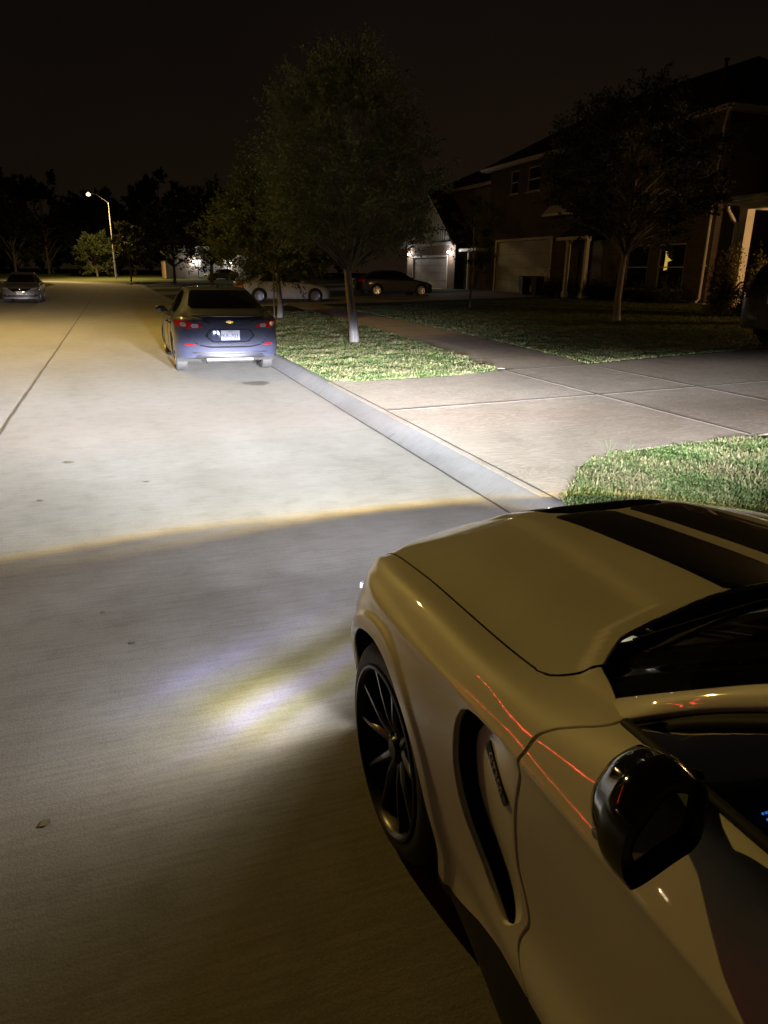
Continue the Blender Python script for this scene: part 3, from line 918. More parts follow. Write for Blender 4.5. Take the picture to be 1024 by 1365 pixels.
def make_sports_car():
    root = thing('sports_car', 'white coupe with black hood stripes in the foreground, seen over its left front wing', 'car', (1.56, 1.73, 0), R(90))
    W = M['paint_white']
    P = mustang_surface()
    # flared lip around the arches
    for cx, cz in (WC, WR):
        r = np.hypot(P[..., 0] - cx, P[..., 2] - cz); side = np.clip((P[..., 1] - .7) / .15, 0, 1)
        lip = np.clip((ARCH + .052 - r) / .016, 0, 1); lip = lip * lip * (3 - 2 * lip)
        P[..., 1] += .009 * lip * side
    # raised centre of the bonnet with a soft edge that turns along the cowl
    ycr = np.interp(-P[..., 0], [-.6, -.3, .0, .45, .55], [.30, .345, .375, .43, .44])
    dome = np.clip((ycr - P[..., 1]) / .028 + .5, 0, 1)
    cowl_x = np.interp(P[..., 1], [0, .33, .46, .58, .63, .68, .75], [-.56, -.556, -.566, -.585, -.625, -.66, -.75])
    flange = np.clip((cowl_x + .050 - P[..., 0]) / .022 + .5, 0, 1) * np.clip((.735 - P[..., 1]) / .03, 0, 1)
    w = np.maximum(dome, flange); w = w * w * (3 - 2 * w)
    on = (P[..., 0] < .60) & (P[..., 0] > -.95) & (P[..., 1] < .765)
    P[..., 2] += np.where(on, .011 * (w - .0) * np.clip((.60 - P[..., 0]) / .15, 0, 1), 0)
    # leading edge of the bonnet rolls down into the bumper
    fx = .735 - .285 * (np.clip(P[..., 1], 0, 1) / .77) ** 3.0
    dd = fx - P[..., 0]; top_w = np.clip((P[..., 2] - .60) / .10, 0, 1) * np.clip((.80 - P[..., 1]) / .04, 0, 1)
    roll = np.where(dd > 0, .034 * np.clip((.14 - dd) / .14, 0, 1) ** 2, .034 + .42 * np.clip(-dd, 0, .2))
    P[..., 2] -= roll * top_w
    N = -grid_normals(P)
    if N[40, 60, 1] < 0: N = -N
    flip = True
    def soup():
        s = Soup(P, N); s.flip() if flip_faces else None
        return s
    # face orientation check
    a, b, c = P[60, 30], P[61, 30], P[60, 31]
    flip_faces = (np.cross(b - a, c - a) @ N[60, 30]) < 0
    full = {}
    archf = lambda q: np.where(np.abs(q.p[:, 1]) > .55, np.hypot(q.p[:, 0] - WC[0], q.p[:, 2] - WC[1]) - ARCH, 1)
    archr = lambda q: np.where(np.abs(q.p[:, 1]) > .55, np.hypot(q.p[:, 0] - WR[0], q.p[:, 2] - WR[1]) - ARCH, 1)
    front_line = lambda q: q.p[:, 0] - (.735 - .285 * (np.abs(q.p[:, 1]) / .77) ** 3.0)   # hood leading edge
    hoodrear = lambda q: sdf_poly(HOODREAR + [(-1.5, .5), (-1.5, 1.2), (-.3, 1.2)], q.p[:, 0], np.abs(q.p[:, 1]))
    # ---- hood
    s = soup()
    s.clip(lambda q: T_SHUT - GAP / TU * .5 - q.st[:, 1]).clip(lambda q: cab(q)).clip(lambda q: q.p[:, 0] + .9).clip(lambda q: -front_line(q) - GAP).clip(lambda q: hoodrear(q) - GAP)
    s.clip(lambda q: sdf_poly(HVENT, q.p[:, 0], np.abs(q.p[:, 1])))
    hood = s.both().build('hood', W, root, th=.012)
    # ---- fenders (left and right)
    s = soup()
    inhood = lambda q: np.where((q.st[:, 1] < T_SHUT + GAP / TU * .5), np.where(q.p[:, 0] > -.70, -np.minimum(hoodrear(q), 9), 1.0) - GAP, 1.0)
    s.clip(lambda q: np.maximum(q.st[:, 1] - (T_SHUT + GAP / TU * .5), -hoodrear(q) - GAP))
    s.clip(lambda q: near_top(q, cab(q))).clip(lambda q: q.p[:, 0] - doorx(q.p[:, 2]) - GAP).clip(lambda q: .42 + .0 * q.p[:, 0] - q.p[:, 0] - np.clip(.62 - q.p[:, 2], 0, .05) * .8)
    s.clip(archf).clip(lambda q: q.p[:, 2] - zr(q.p[:, 0]) - .001)
    s.clip(lambda q: np.where(q.p[:, 2] < .86, sdf_poly(VENT, q.p[:, 0], q.p[:, 2]), 1.0))
    sm = s.mirrored()
    fender_l = s.build('fender', W, root, th=.016); sm.build('fender', W, root, th=.016)
    # ---- doors
    s = soup()
    s.clip(lambda q: near_top(q, cab(q))).clip(lambda q: doorx(q.p[:, 2]) - GAP - q.p[:, 0]).clip(lambda q: q.p[:, 0] - DOORREAR(q.p[:, 2]) - GAP).clip(lambda q: q.p[:, 2] - zr(q.p[:, 0]) - .001).clip(lambda q: q.p[:, 1] - .70)
    sm = s.mirrored()
    s.build('door', W, root, th=.02); sm.build('door', W, root, th=.02)
    # ---- rear quarters, deck and bumper
    s = soup()
    s.clip(lambda q: near_top(q, cab(q))).clip(lambda q: DOORREAR(q.p[:, 2]) - GAP - q.p[:, 0]).clip(archr).clip(lambda q: q.p[:, 2] - zr(q.p[:, 0]) - .001)
    body_r = s.both().build('rear_body', W, root, th=.016)
    # ---- front bumper
    s = soup()
    s.clip(lambda q: np.where(q.st[:, 1] < T_SHUT, front_line(q) - GAP, 1.0)).clip(lambda q: q.p[:, 0] + np.clip(.62 - q.p[:, 2], 0, .05) * .8 - .42 - GAP).clip(lambda q: q.p[:, 0] - .2)
    s.clip(archf)
    bump_o = s.both().build('front_bumper', W, root, th=.01)
    # ---- rocker panels, black
    s = soup()
    s.clip(lambda q: zr(q.p[:, 0]) - .003 - q.p[:, 2]).clip(archf).clip(archr).clip(lambda q: .40 - q.p[:, 0]).clip(lambda q: q.p[:, 0] + 2.5).clip(lambda q: q.p[:, 1] - .6)
    sm = s.mirrored()
    s.build('side_skirt', M['plastic'], root, th=.03); sm.build('side_skirt', M['plastic'], root, th=.03)
    # ---- black beads stand in for the shade of the bonnet gap
    it = int(T_SHUT)
    pts = [tuple(P[i, it] - N[i, it] * .0012) for i in range(len(P)) if .43 > P[i, it, 0] > -.555]
    def top_z(x, y):
        i = int(np.argmin(np.abs(P[:, it, 0] - x))); r = P[i, :it + 6]
        return float(np.interp(y, r[:, 1], r[:, 2]))
    pts += [(x, y, top_z(x, y) - .0012) for x, y in resample(HOODREAR[2:], 14, smooth=True) if x > -.668]
    for sg in (1, -1):
        b_ = MB(); b_.tube([(x, sg * y, z) for x, y, z in pts], .0034, 6); b_.build('bonnet_gap_shade', M['dark_void'], root, smooth=True)
    # ---- dark shell behind the gaps, floor pan
    s = soup(); s.clip(lambda q: near_top(q, cab(q))).clip(lambda q: np.where(np.abs(q.p[:, 1]) > .55, np.hypot(q.p[:, 0] - WC[0], q.p[:, 2] - WC[1]) - ARCH - .02, 1)).clip(lambda q: np.where(np.abs(q.p[:, 1]) > .55, np.hypot(q.p[:, 0] - WR[0], q.p[:, 2] - WR[1]) - ARCH - .02, 1))
    s.clip(lambda q: np.where(q.p[:, 2] < .86, sdf_poly(VENT, q.p[:, 0], q.p[:, 2]) + .004, 1.0)).clip(lambda q: np.maximum(sdf_poly(HVENT, q.p[:, 0], np.abs(q.p[:, 1])), .8 - q.p[:, 2]))
    s.offset(-.014)
    s.both().build('inner_shell', M['dark_void'], root, th=0)
    mb = MB(); mb.box((-1.36, 0, .15), (3.9, 1.5, .03)); mb.box((-1.36, 0, .42), (1.95, 1.72, .5)); mb.build('floor_pan', M['dark_void'], root)
    # ---- wheel wells
    for cx in (0, -2.72):
        for sg in (1, -1):
            m = MB(); rr = ARCH + .012; pr = [(rr, sg * .90 if cx else sg * .845), (rr, sg * .5), (.05, sg * .5)]
            V = []; F = []; n = 30
            for k in range(n + 1):
                w = R(-28) + R(236) * k / n
                for r, h in pr: V.append((cx + r * math.cos(w), h, .335 + r * math.sin(w)))
            for k in range(n):
                for i in range(2): F.append((k * 3 + i, k * 3 + i + 1, k * 3 + i + 4, k * 3 + i + 3))
            m.add(V, F); m.build('wheel_well', M['plastic'], root, smooth=True)
    # ---- fender vents: deep black slot, body-coloured inner panel, badge
    for sg in (1, -1): side_vent(root, P, sg)
    # ---- hood vent, stripes
    hb = bvh_of([hood])
    hood_details(root, hb, hood, P)
    wheels(root)
    greenhouse(root)
    door_mirror(root, 1); door_mirror(root, -1)
    front_details(root, bump_o, fender_l)
    rear_details(root, body_r)
    interior(root)
    root['bump'] = bump_o.name
    return root

HVENT = [(.47, -.01), (.47, .215), (.43, .245), (.25, .240), (.19, .19), (.19, -.01)]

def side_y(P, x, z):
    """lateral position of the body side at (x, z)"""
    i = np.argmin(np.abs(P[:, 45, 0] - x)); row = P[i]; k = row[:, 2] < .87
    return np.interp(z, row[k][::-1, 2], row[k][::-1, 1])

def side_vent(root, P, sg):
    Y = np.array([1, sg, 1])
    # slot front edge (outer) and inner edge, from top to bottom
    fe = [(-.52, .805), (-.478, .78), (-.470, .74), (-.484, .655), (-.512, .585), (-.555, .53), (-.608, .487), (-.66, .45), (-.722, .413)]
    ie = [(-.556, .80), (-.527, .772), (-.510, .735), (-.524, .66), (-.548, .60), (-.585, .555), (-.632, .512), (-.678, .468), (-.727, .424)]
    re = [(-.705, .826), (-.712, .80), (-.722, .77), (-.724, .72), (-.731, .66), (-.738, .60), (-.760, .545), (-.783, .492), (-.762, .440)]
    n = 34
    fe, ie, re = (resample(a, n) for a in (fe, ie, re))
    # inner panel: from the slot edge (sunk) to the rear edge (almost flush)
    rows = []
    for t in np.linspace(0, 1, 16):
        q = ie * (1 - t) + re * t
        d = .034 * (1 - t) ** 1.4 + .006
        rows.append([(x, side_y(P, x, z) - d, z) for x, z in q])
    G = np.array(rows) * Y
    pan = mk_grid('vent_panel', G, M['paint_white'], root, flip=sg < 0)
    # top wall of the recess is covered by the fender rim; slot: black channel
    rows = []
    for t, d in ((0, .012), (0, .055), (.5, .065), (1.0, .065), (1.0, .036)):
        q = fe * (1 - t) + ie * t
        rows.append([(x, side_y(P, x, z) - d, z) for x, z in q])
    mk_grid('vent_slot', np.array(rows) * Y, M['dark_void'], root, flip=sg < 0)
    # walls of the recess along its upper and lower edge
    for e0, nm in ((0, 'top'),):
        a = [ie[e0] * (1 - t) + re[e0] * t for t in np.linspace(0, 1, 12)]
        if e0 == 0: a = [np.array(p) for p in resample([(-.52, .81), (-.60, .823), (-.705, .827)], 12)]
        rows = [[(x, side_y(P, x, z) - .002, z) for x, z in a], [(x, side_y(P, x, z) - .046 + .036 * k / 11, z - (.010 if e0 == 0 else -.008)) for k, (x, z) in enumerate(a)]]
        mk_grid('vent_wall', np.array(rows) * Y, M['paint_white'], root, flip=(sg > 0) != (e0 == 0))
    # badge along the panel
    a = np.array([-.578, .762]); b = np.array([-.694, .700])
    dv = (b - a) / np.linalg.norm(b - a)
    ang = math.atan2(dv[1], dv[0])
    mid = (a + b) / 2
    def pan_y(x, z):
        # position on the inner panel
        d = ((np.asarray(rows_all)[..., 0] - x) ** 2 + (np.asarray(rows_all)[..., 2] - z) ** 2)
        i = np.unravel_index(np.argmin(d), d.shape)
        return np.asarray(rows_all)[i][1]
    rows_all = G
    pl = MB()
    out = []
    for (u, v) in [(-.068, -.008), (-.060, -.0115), (.060, -.0115), (.068, -.008), (.068, .008), (.060, .0115), (-.060, .0115), (-.068, .008)]:
        out.append((mid[0] + dv[0] * u - dv[1] * v * 1.0, mid[1] + dv[1] * u + dv[0] * v))
    yb = [pan_y(x, z) for x, z in out]
    V = [(x, y + sg * .0015, z) for (x, z), y in zip(out, yb)] + [(x, y + sg * .006, z) for (x, z), y in zip(out, yb)]
    k = len(out)
    pl.add(V, [tuple(range(k)), tuple(range(k, 2 * k))[::-1]] + [(i, (i + 1) % k, k + (i + 1) % k, k + i) for i in range(k)])
    bd = pl.build('badge', M['plastic'], root)
    tx = text_mesh('badge_lettering', 'GT350', .026, M['badge_metal'], bd, depth=.0012, font_w=1.25)
    # text frame: x along the badge towards the rear on the left side, y up, z outwards
    e1 = Vector((dv[0], (yb[3] - yb[0]) / .136, dv[1])).normalized()
    if sg < 0: e1 = -e1
    nz = Vector((0, sg, 0)); nz = (nz - e1 * nz.dot(e1)).normalized(); e2 = nz.cross(e1)
    c = Vector((mid[0], float(np.mean(yb)) + sg * .0072, mid[1]))
    tx.matrix_local = Matrix(((e1.x, e2.x, nz.x, c.x), (e1.y, e2.y, nz.y, c.y), (e1.z, e2.z, nz.z, c.z), (0, 0, 0, 1)))

M['badge_metal'] = simple('badge metal letters', (.42, .36, .30), .4, metal=.6, var=.1)

def hood_details(root, hb, hood, PS):
    # stripes: conforming bands with a hair of thickness, split around the vent
    for sg in (1, -1):
        for nm, xa, xb in (('a', -.80, .186), ('b', .473, .74)):
            patch('hood_stripe', hb, [(xa, sg * .032), (xb, sg * .032), (xb, sg * .262), (xa, sg * .262)], 'Z', 1, M['stripe'], root, off=.0006, res=.022, th=.0005)
    # vent: recessed black mesh with ribs
    def zt(x, y):
        i = int(np.argmin(np.abs(PS[:, 5, 0] - x))); j = i + 1 if PS[i, 5, 0] > x else i - 1
        w = (x - PS[i, 5, 0]) / (PS[j, 5, 0] - PS[i, 5, 0]); zz = [float(np.interp(abs(y), PS[q, :30, 1], PS[q, :30, 2])) for q in (i, j)]
        return zz[0] * (1 - w) + zz[1] * w
    xs = np.linspace(.186, .475, 12); ys = np.linspace(-.245, .245, 20)
    G = np.array([[(x, y, zt(x, y) - .010) for y in ys] for x in xs])
    v = mk_grid('hood_vent', G, M['interior'], root, flip=False)
    mb = MB()
    for y in np.linspace(-.236, .236, 33):
        x0 = .194 + max(0, abs(y) - .19) * 1.2; x1 = .466 - max(0, abs(y) - .215) * 1.4
        mb.tube([(x, y, zt(x, y) - .0035) for x in np.linspace(x0, x1, 7)], .0030, 5)
    for x in np.linspace(.215, .44, 8):
        mb.tube([(x, y, zt(x, y) - .0055) for y in np.linspace(-.23, .23, 15)], .002, 5)
    mb.build('vent_mesh', M['plastic_gloss'], v, smooth=True)

def wheels(root):
    for cx in (0.0, -2.72):
        for sg in (1, -1):
            fy = .918 if cx == 0 else .925
            w = bpy.data.objects.new('wheel', None); w.empty_display_size = .1; link(w, root)
            w.location = (cx, sg * fy, .335); w.rotation_euler = (0, 0, 0 if sg > 0 else math.pi)
            # local: +y outwards
            t = MB()
            pr = [(.252, -.02), (.262, -.006), (.275, .000), (.300, -.004), (.322, -.016), (.3315, -.030), (.3335, -.045)]
            for g in (-.075, -.125, -.175, -.225): pr += [(.3345, g + .008), (.327, g + .006), (.327, g - .006), (.3345, g - .008)]
            pr += [(.3335, -.255), (.33, -.272), (.30, -.292), (.252, -.285)]
            t.lathe(pr, 'Y', 96)
            ty = t.build('tyre', M['rubber'], w, smooth=True)
            r = MB()
            r.lathe([(.262, -.012), (.262, .004), (.254, .006), (.250, .002), (.244, -.010), (.238, -.045), (.228, -.14), (.225, -.20)], 'Y', 96)
            for k in range(10):
                pa = (k // 2) * 72 + (-1 if k % 2 == 0 else 1) * 16.5 + 8
                a0 = R((k // 2) * 72 + (-1 if k % 2 == 0 else 1) * 13 + 8); a = R(pa)
                # ridge profile spoke: wide shoulders sunk, a narrow ridge on top
                stn = [(.050, -.040, .022, a0), (.10, -.026, .016, a0 * .6 + a * .4), (.17, -.018, .013, a), (.225, -.013, .013, a), (.247, -.010, .017, a)]
                V = []; F = []
                for rr, yy, hw, an in stn:
                    c = Vector((math.cos(an), 0, math.sin(an))); q = Vector((-math.sin(an), 0, math.cos(an)))
                    p = c * rr
                    for du, dy in ((-1.0, -.030), (-1.0, -.010), (-.38, 0), (.38, 0), (1.0, -.010), (1.0, -.030)):
                        V.append(p + q * hw * du + Vector((0, yy + dy, 0)))
                for i in range(len(stn) - 1):
                    for j in range(5): F.append((i * 6 + j, i * 6 + j + 1, i * 6 + j + 7, i * 6 + j + 6))
                r.add(V, F)
            r.lathe([(.0, -.028), (.030, -.028), (.036, -.034), (.040, -.05), (.068, -.052), (.072, -.07), (.05, -.12)], 'Y', 40)
            rim = r.build('rim', M['rim_black'], w, smooth=True)
            for k in range(5):
                nb = MB(); a = 2 * math.pi * k / 5 + .3
                nb.lathe([(0, .012), (.009, .012), (.010, -.01)], 'Y', 6, (.055 * math.cos(a), -.052, .055 * math.sin(a)))
                nb.build('lug_nut', M['chrome'], rim, smooth=False)
            d = MB(); d.lathe([(.09, -.085), (.19, -.085), (.192, -.09), (.192, -.112), (.09, -.112)], 'Y', 64); d.build('brake_disc', M['iron'], w, smooth=True)
            c = MB()
            V = []; F = []
            for k in range(9):
                a = R(150 + 60 * k / 8) if cx == 0 else R(-30 + 60 * k / 8)
                for rr, yy in ((.14, -.065), (.21, -.065), (.215, -.075), (.215, -.13), (.14, -.13)): V.append((rr * math.cos(a), yy, rr * math.sin(a)))
            for k in range(8):
                for j in range(5): F.append((k * 5 + j, k * 5 + (j + 1) % 5, k * 5 + 5 + (j + 1) % 5, k * 5 + 5 + j))
            F += [(0, 1, 2, 3, 4), (44, 43, 42, 41, 40)]
            c.add(V, F); c.build('brake_caliper', M['caliper'], w)
            b = MB(); b.lathe([(0.0, -.15), (.215, -.15), (.215, -.28)], 'Y', 32); b.build('hub', M['dark_void'], w)
M['caliper'] = simple('dark brake caliper', (.03, .03, .032), .35, metal=.4)

PI_ = [(-.748, .717, .944), (-.83, .692, 1.000), (-.92, .665, 1.060), (-1.0, .642, 1.112), (-1.2, .592, 1.222), (-1.42, .552, 1.318)]
PO_ = [(-.832, .757, .957), (-.885, .716, .995), (-.945, .692, 1.038), (-1.04, .665, 1.096), (-1.25, .622, 1.212), (-1.45, .590, 1.300)]
RAIL = [(-1.45, .590, 1.300), (-1.8, .580, 1.332), (-2.3, .575, 1.310), (-2.75, .60, 1.21), (-3.12, .66, 1.06)]
def greenhouse(root):
    W = M['paint_white']
    # windshield
    bot = [(-.575, 0, 1.006), (-.573, .2, 1.000), (-.570, .33, .988), (-.582, .46, .968), (-.602, .58, .944), (-.648, .655, .930), (-.67, .685, .930), (-.748, .714, .944)]
    top = [(-1.345, 0, 1.362), (-1.36, .25, 1.352), (-1.42, .552, 1.318)]
    cen = [(-.575, 0, 1.006), (-.96, 0, 1.205), (-1.345, 0, 1.362)]
    g = coons(bot, top, cen, [(p[0], p[1], p[2]) for p in PI_], 40, 26)
    g[:, :, 2] += .0
    mk_grid('windshield', g, M['glass'], root, flip=False, mirror=True)
    # black cowl panel and frit band under the lower edge of the glass
    gi = g.copy(); gi[:, :, 0] -= .01; gi[:, :, 2] -= .012
    mk_grid('cowl_panel', gi[:, :7], M['interior'], root, flip=False, mirror=True)
    wp = MB()
    for y0, y1, dz in ((.58, -.05, .0), (.02, -.52, .0)):
        pts = []
        for t in np.linspace(0, 1, 12):
            y = y0 + (y1 - y0) * t; x = -.63 - .04 * math.sin(t * 3) - .02 * t
            zz = np.interp(abs(y), [0, .3, .55, .7], [1.04, 1.03, .995, .965]) + .03 * math.sin(t * 3)
            pts.append((x, y, zz - .004))
        wp.tube(pts, .006, 6)
    wp.build('wiper', M['dark_void'], root, smooth=True)
    for sg in (1, -1):
        Y = np.array([1, sg, 1])
        # A pillar with a rounded outer face
        a, b = resample(PI_, 40), resample(PO_, 40)
        rows = []
        for t in np.linspace(0, 1, 13):
            q = a * (1 - t) + b * t
            w = .008 * math.sin(math.pi * t) ** .7
            nrm = np.array([.12, .62, .78]); q = q + w * nrm
            rows.append(q)
        # returns so that the edges have depth
        rows = [rows[0] - np.array([0, .0, .02])] + rows + [rows[-1] - np.array([0, .01, .012])]
        G = np.array(rows) * Y
        mk_grid('a_pillar', G, W, root, flip=sg < 0)
        # seal strip below pillar and roof rail
        po = np.vstack([resample(PO_, 30), resample(RAIL, 30)[1:]])
        pw = po + np.array([-.004, .020, -.028]); pm = po + np.array([-.002, .006, -.014]); pm2 = po + np.array([-.002, .017, -.015])
        pw = np.where((po[:, :1] > -.90), po + np.array([-.002, .006, -.010]), pw)
        G = np.array([po + np.array([0, -.004, -.006]), pm, pm2, pw, pw + np.array([0, -.02, -.004])]) * Y
        mk_grid('window_seal', G, M['rubber_seal'], root, flip=sg < 0)
        # side glass
        belt = [(-.838, .762, .958), (-.92, .776, .974), (-1.0, .790, .986), (-1.2, .799, .999), (-1.7, .80, 1.008), (-2.1, .80, 1.014), (-2.6, .785, 1.028), (-2.95, .735, 1.042)]
        up = pw - np.array([0, .012, 0]); up = up[up[:, 0] > -3.0]
        G = coons(belt, [tuple(p) for p in up], [belt[0], tuple(up[0])], [belt[-1], tuple(up[-1])], 50, 12, bulge=(0, .012, 0)) * Y
        mk_grid('side_window', G, M['glass'], root, flip=sg > 0)
        # belt moulding
        bl = resample(belt, 40)
        sec = [(-.010, -.006), (.006, -.003), (.008, .004), (.002, .010), (-.008, .008)]
        G = np.array([bl + np.array([0, dy, dz]) for dy, dz in sec]) * Y
        mk_grid('belt_moulding', G, M['rubber_seal'], root, flip=sg > 0)
        # C pillar
        q = coons([(-2.45, .792, 1.02), (-2.9, .745, 1.04), (-3.2, .66, 1.055)], [(-2.40, .585, 1.30), (-2.75, .60, 1.212), (-3.12, .655, 1.062)], [(-2.45, .792, 1.02), (-2.42, .70, 1.17), (-2.40, .585, 1.30)], [(-3.2, .66, 1.055), (-3.16, .66, 1.06), (-3.12, .655, 1.062)], 16, 10, bulge=(0, .02, .01)) * Y
        mk_grid('c_pillar', q + np.array([0, sg * .012, .004]), W, root, flip=sg > 0)
    # roof and rear glass
    cr = [(-1.345, 0, 1.362), (-1.8, 0, 1.385), (-2.3, 0, 1.365)]
    g = coons(top, [(-2.3, 0, 1.365), (-2.3, .3, 1.355), (-2.3, .575, 1.31)], cr, [(-1.42, .552, 1.318), (-1.8, .575, 1.336), (-2.3, .575, 1.31)], 24, 24, bulge=(0, 0, .008))
    rf = mk_grid('roof', g, W, root, flip=False, mirror=True)
    g = coons([(-2.3, 0, 1.365), (-2.3, .3, 1.355), (-2.3, .575, 1.31)], [(-3.22, 0, 1.09), (-3.2, .35, 1.085), (-3.12, .65, 1.065)], [(-2.3, 0, 1.365), (-2.8, 0, 1.26), (-3.22, 0, 1.09)], [(-2.3, .575, 1.31), (-2.75, .60, 1.212), (-3.12, .65, 1.065)], 24, 20)
    mk_grid('rear_window', g, M['glass_far'], root, flip=False, mirror=True)
    rb = bvh_of([rf])
    for sg in (1, -1):
        patch('roof_stripe', rb, [(-2.28, sg * .032), (-1.36, sg * .032), (-1.36, sg * .25), (-2.28, sg * .25)], 'Z', 1, M['stripe'], root, off=.001, res=.05, th=.0008)
M['rubber_seal'] = simple('black window rubber', (.008, .008, .008), .75, var=.1)

def door_mirror(root, sg):
    """gloss black door mirror: lofted shell, glass set back in its rim"""
    rim = [(.966, .935), (.986, .948), (1.002, .995), (.998, 1.045), (.962, 1.088), (.905, 1.100), (.868, 1.075), (.857, 1.035), (.862, .975), (.905, .955)]
    rim = np.array(smooth_poly(rim, 6)); c = rim.mean(0)
    secs = [(-1.115, .90, 0, 0), (-1.132, .95, 0, 0), (-1.134, .985, 0, 0), (-1.126, 1.0, 0, 0), (-1.105, 1.014, .001, .001), (-1.086, 1.018, .001, .001), (-1.078, .985, .0, -.001), (-1.056, .91, -.002, -.003), (-1.034, .82, -.006, -.003), (-1.020, .66, -.010, -.006), (-1.012, .44, -.014, -.010), (-1.009, .14, -.016, -.012)]
    rows = []
    for x, k, dy, dz in secs:
        sw = (x + 1.13) * .12                       # the shell sweeps inwards towards its nose
        rows.append([(x + .05 * (c[0] - p[0]) , (c[0] + (p[0] - c[0]) * k + dy - sw * .3), c[1] + (p[1] - c[1]) * k + dz) for p in rim])
    G = np.array(rows); n = G.shape[1]
    V = [tuple(p) for r_ in G for p in r_]; F = []
    for i in range(len(rows) - 1):
        for j in range(n): F.append((i * n + j, i * n + (j + 1) % n, (i + 1) * n + (j + 1) % n, (i + 1) * n + j))
    F.append(tuple((len(rows) - 1) * n + j for j in range(n)))
    V = [(x, sg * y, z) for x, y, z in V]
    mb = MB(); mb.add(V, F)
    sh = mb.build('door_mirror', M['plastic_gloss'], root, smooth=True)
    gl = np.array(round_poly([(.950, .956), (.967, .974), (.966, 1.000), (.930, 1.050), (.908, 1.064), (.874, 1.050), (.870, .985), (.885, .970)], .012, 4))
    m2 = MB(); m2.add([(-1.1165 + .05 * (c[0] - y), sg * y, z) for y, z in gl], [tuple(range(len(gl)))])
    m2.build('mirror_glass', M['mirror'], sh)
    m3 = MB(); q = np.array(rows[0]); m3.add([(p[0] + .0005, sg * p[1], p[2]) for p in q], [tuple(range(len(q)))]); m3.build('mirror_back', M['plastic'], sh)
    # stalk to the door
    st = MB(); st.tube([(-1.03, sg * .76, .965), (-1.04, sg * .84, .985), (-1.05, sg * .90, 1.0)], [.035, .03, .035], 10); st.build('stalk', M['plastic_gloss'], sh, smooth=True)
    # signal repeater: a small round lens on the outer face
    st = MB(); st.lathe([(0, .003), (.008, .002), (.009, -.004)], 'Y', 14, (-1.075, .995, .985)); o = st.build('signal_lens', M['chrome'], sh, smooth=True)
    if sg < 0: o.scale = (1, -1, 1)

def front_details(root, bump_o, fender):
    bb = bvh_of([bump_o])
    for sg in (1, -1):
        hl = patch('headlight', bb, [(sg * .50, .665), (sg * .80, .685), (sg * .775, .742), (sg * .60, .745), (sg * .50, .722)][::sg], 'X', 1, M['head_lens'], root, off=.004, res=.015, th=.01)
        patch('lamp_glow', bb, [(sg * .56, .685), (sg * .68, .69), (sg * .68, .722), (sg * .56, .718)][::sg], 'X', 1, M['head_glow'], hl, off=.008, res=.02, th=.002)
        patch('fog_lamp', bb, round_poly([(sg * .60, .36), (sg * .74, .37), (sg * .74, .42), (sg * .60, .42)][::sg], .015), 'X', 1, M['dark_lens'], root, off=.004, res=.02)
    gr = patch('grille', bb, round_poly([(-.58, .56), (.58, .56), (.64, .66), (.50, .715), (-.50, .715), (-.64, .66)], .04), 'X', 1, M['dark_void'], root, off=.003, res=.03)
    patch('lower_intake', bb, round_poly([(-.56, .26), (.56, .26), (.50, .46), (-.50, .46)], .03), 'X', 1, M['dark_void'], root, off=.003, res=.03)
    patch('front_emblem', bb, [(.0, .60), (.03, .635), (.035, .67), (-.035, .66), (-.03, .62)], 'X', 1, M['iron'], root, off=.008, res=.02)
    mb = MB(); V = []
    pl = [(.50, .775), (.66, .72), (.80, .58), (.88, .33), (.90, 0)]
    pts = pl + [(x, -y) for x, y in pl[::-1][1:]]
    for i in range(len(pts) - 1):
        a, b = pts[i], pts[i + 1]
        mb.add([(a[0] - .1, a[1], .12), (b[0] - .1, b[1], .12), (b[0] + .03, b[1] * 1.01, .115), (a[0] + .03, a[1] * 1.01, .115), (a[0] - .1, a[1], .135), (b[0] - .1, b[1], .135), (b[0] + .03, b[1] * 1.01, .123), (a[0] + .03, a[1] * 1.01, .123)],
               [(0, 1, 2, 3), (4, 7, 6, 5), (3, 2, 6, 7), (0, 4, 5, 1)])
    mb.build('front_splitter', M['plastic'], root)
M['head_lens'] = simple('headlamp lens', (.25, .25, .27), .08, metal=.3, var=.2, coat=1)
M['head_glow'] = emit('lit headlamp element', (.85, .92, 1.0), 30)

def rear_details(root, body):
    bb = bvh_of([body])
    for sg in (1, -1):
        for k in range(3):
            a = .42 + k * .13
            patch('tail_light', bb, [(sg * a, .80), (sg * (a + .07), .80), (sg * (a + .085), .93), (sg * (a + .015), .93)][::sg], 'X', -1, M['red_lens'], root, off=.006, res=.03)
    patch('deck_panel', bb, [(-.82, .78), (.82, .78), (.80, .95), (-.80, .95)], 'X', -1, M['plastic'], root, off=.003, res=.04)
    patch('diffuser', bb, [(-.62, .18), (.62, .18), (.55, .36), (-.55, .36)], 'X', -1, M['plastic'], root, off=.004, res=.04)
    pl = patch('number_plate', bb, [(-.155, .56), (.155, .56), (.155, .72), (-.155, .72)], 'X', -1, M['plate'], root, off=.006, res=.05)
    mb = MB()
    for y in (-.52, -.40, .40, .52):
        mb = MB(); mb.lathe([(.045, 0), (.05, -.01), (.05, .10)], 'X', 18, (-3.80, y, .25)); mb.build('exhaust_tip', M['chrome'], root, smooth=True)
    mb = MB(); mb.tube([(-3.62, .74, 1.05), (-3.72, .5, 1.10), (-3.75, 0, 1.115), (-3.72, -.5, 1.10), (-3.62, -.74, 1.05)], [.012, .02, .022, .02, .012], 8); mb.build('spoiler', M['paint_white'], root, smooth=True)

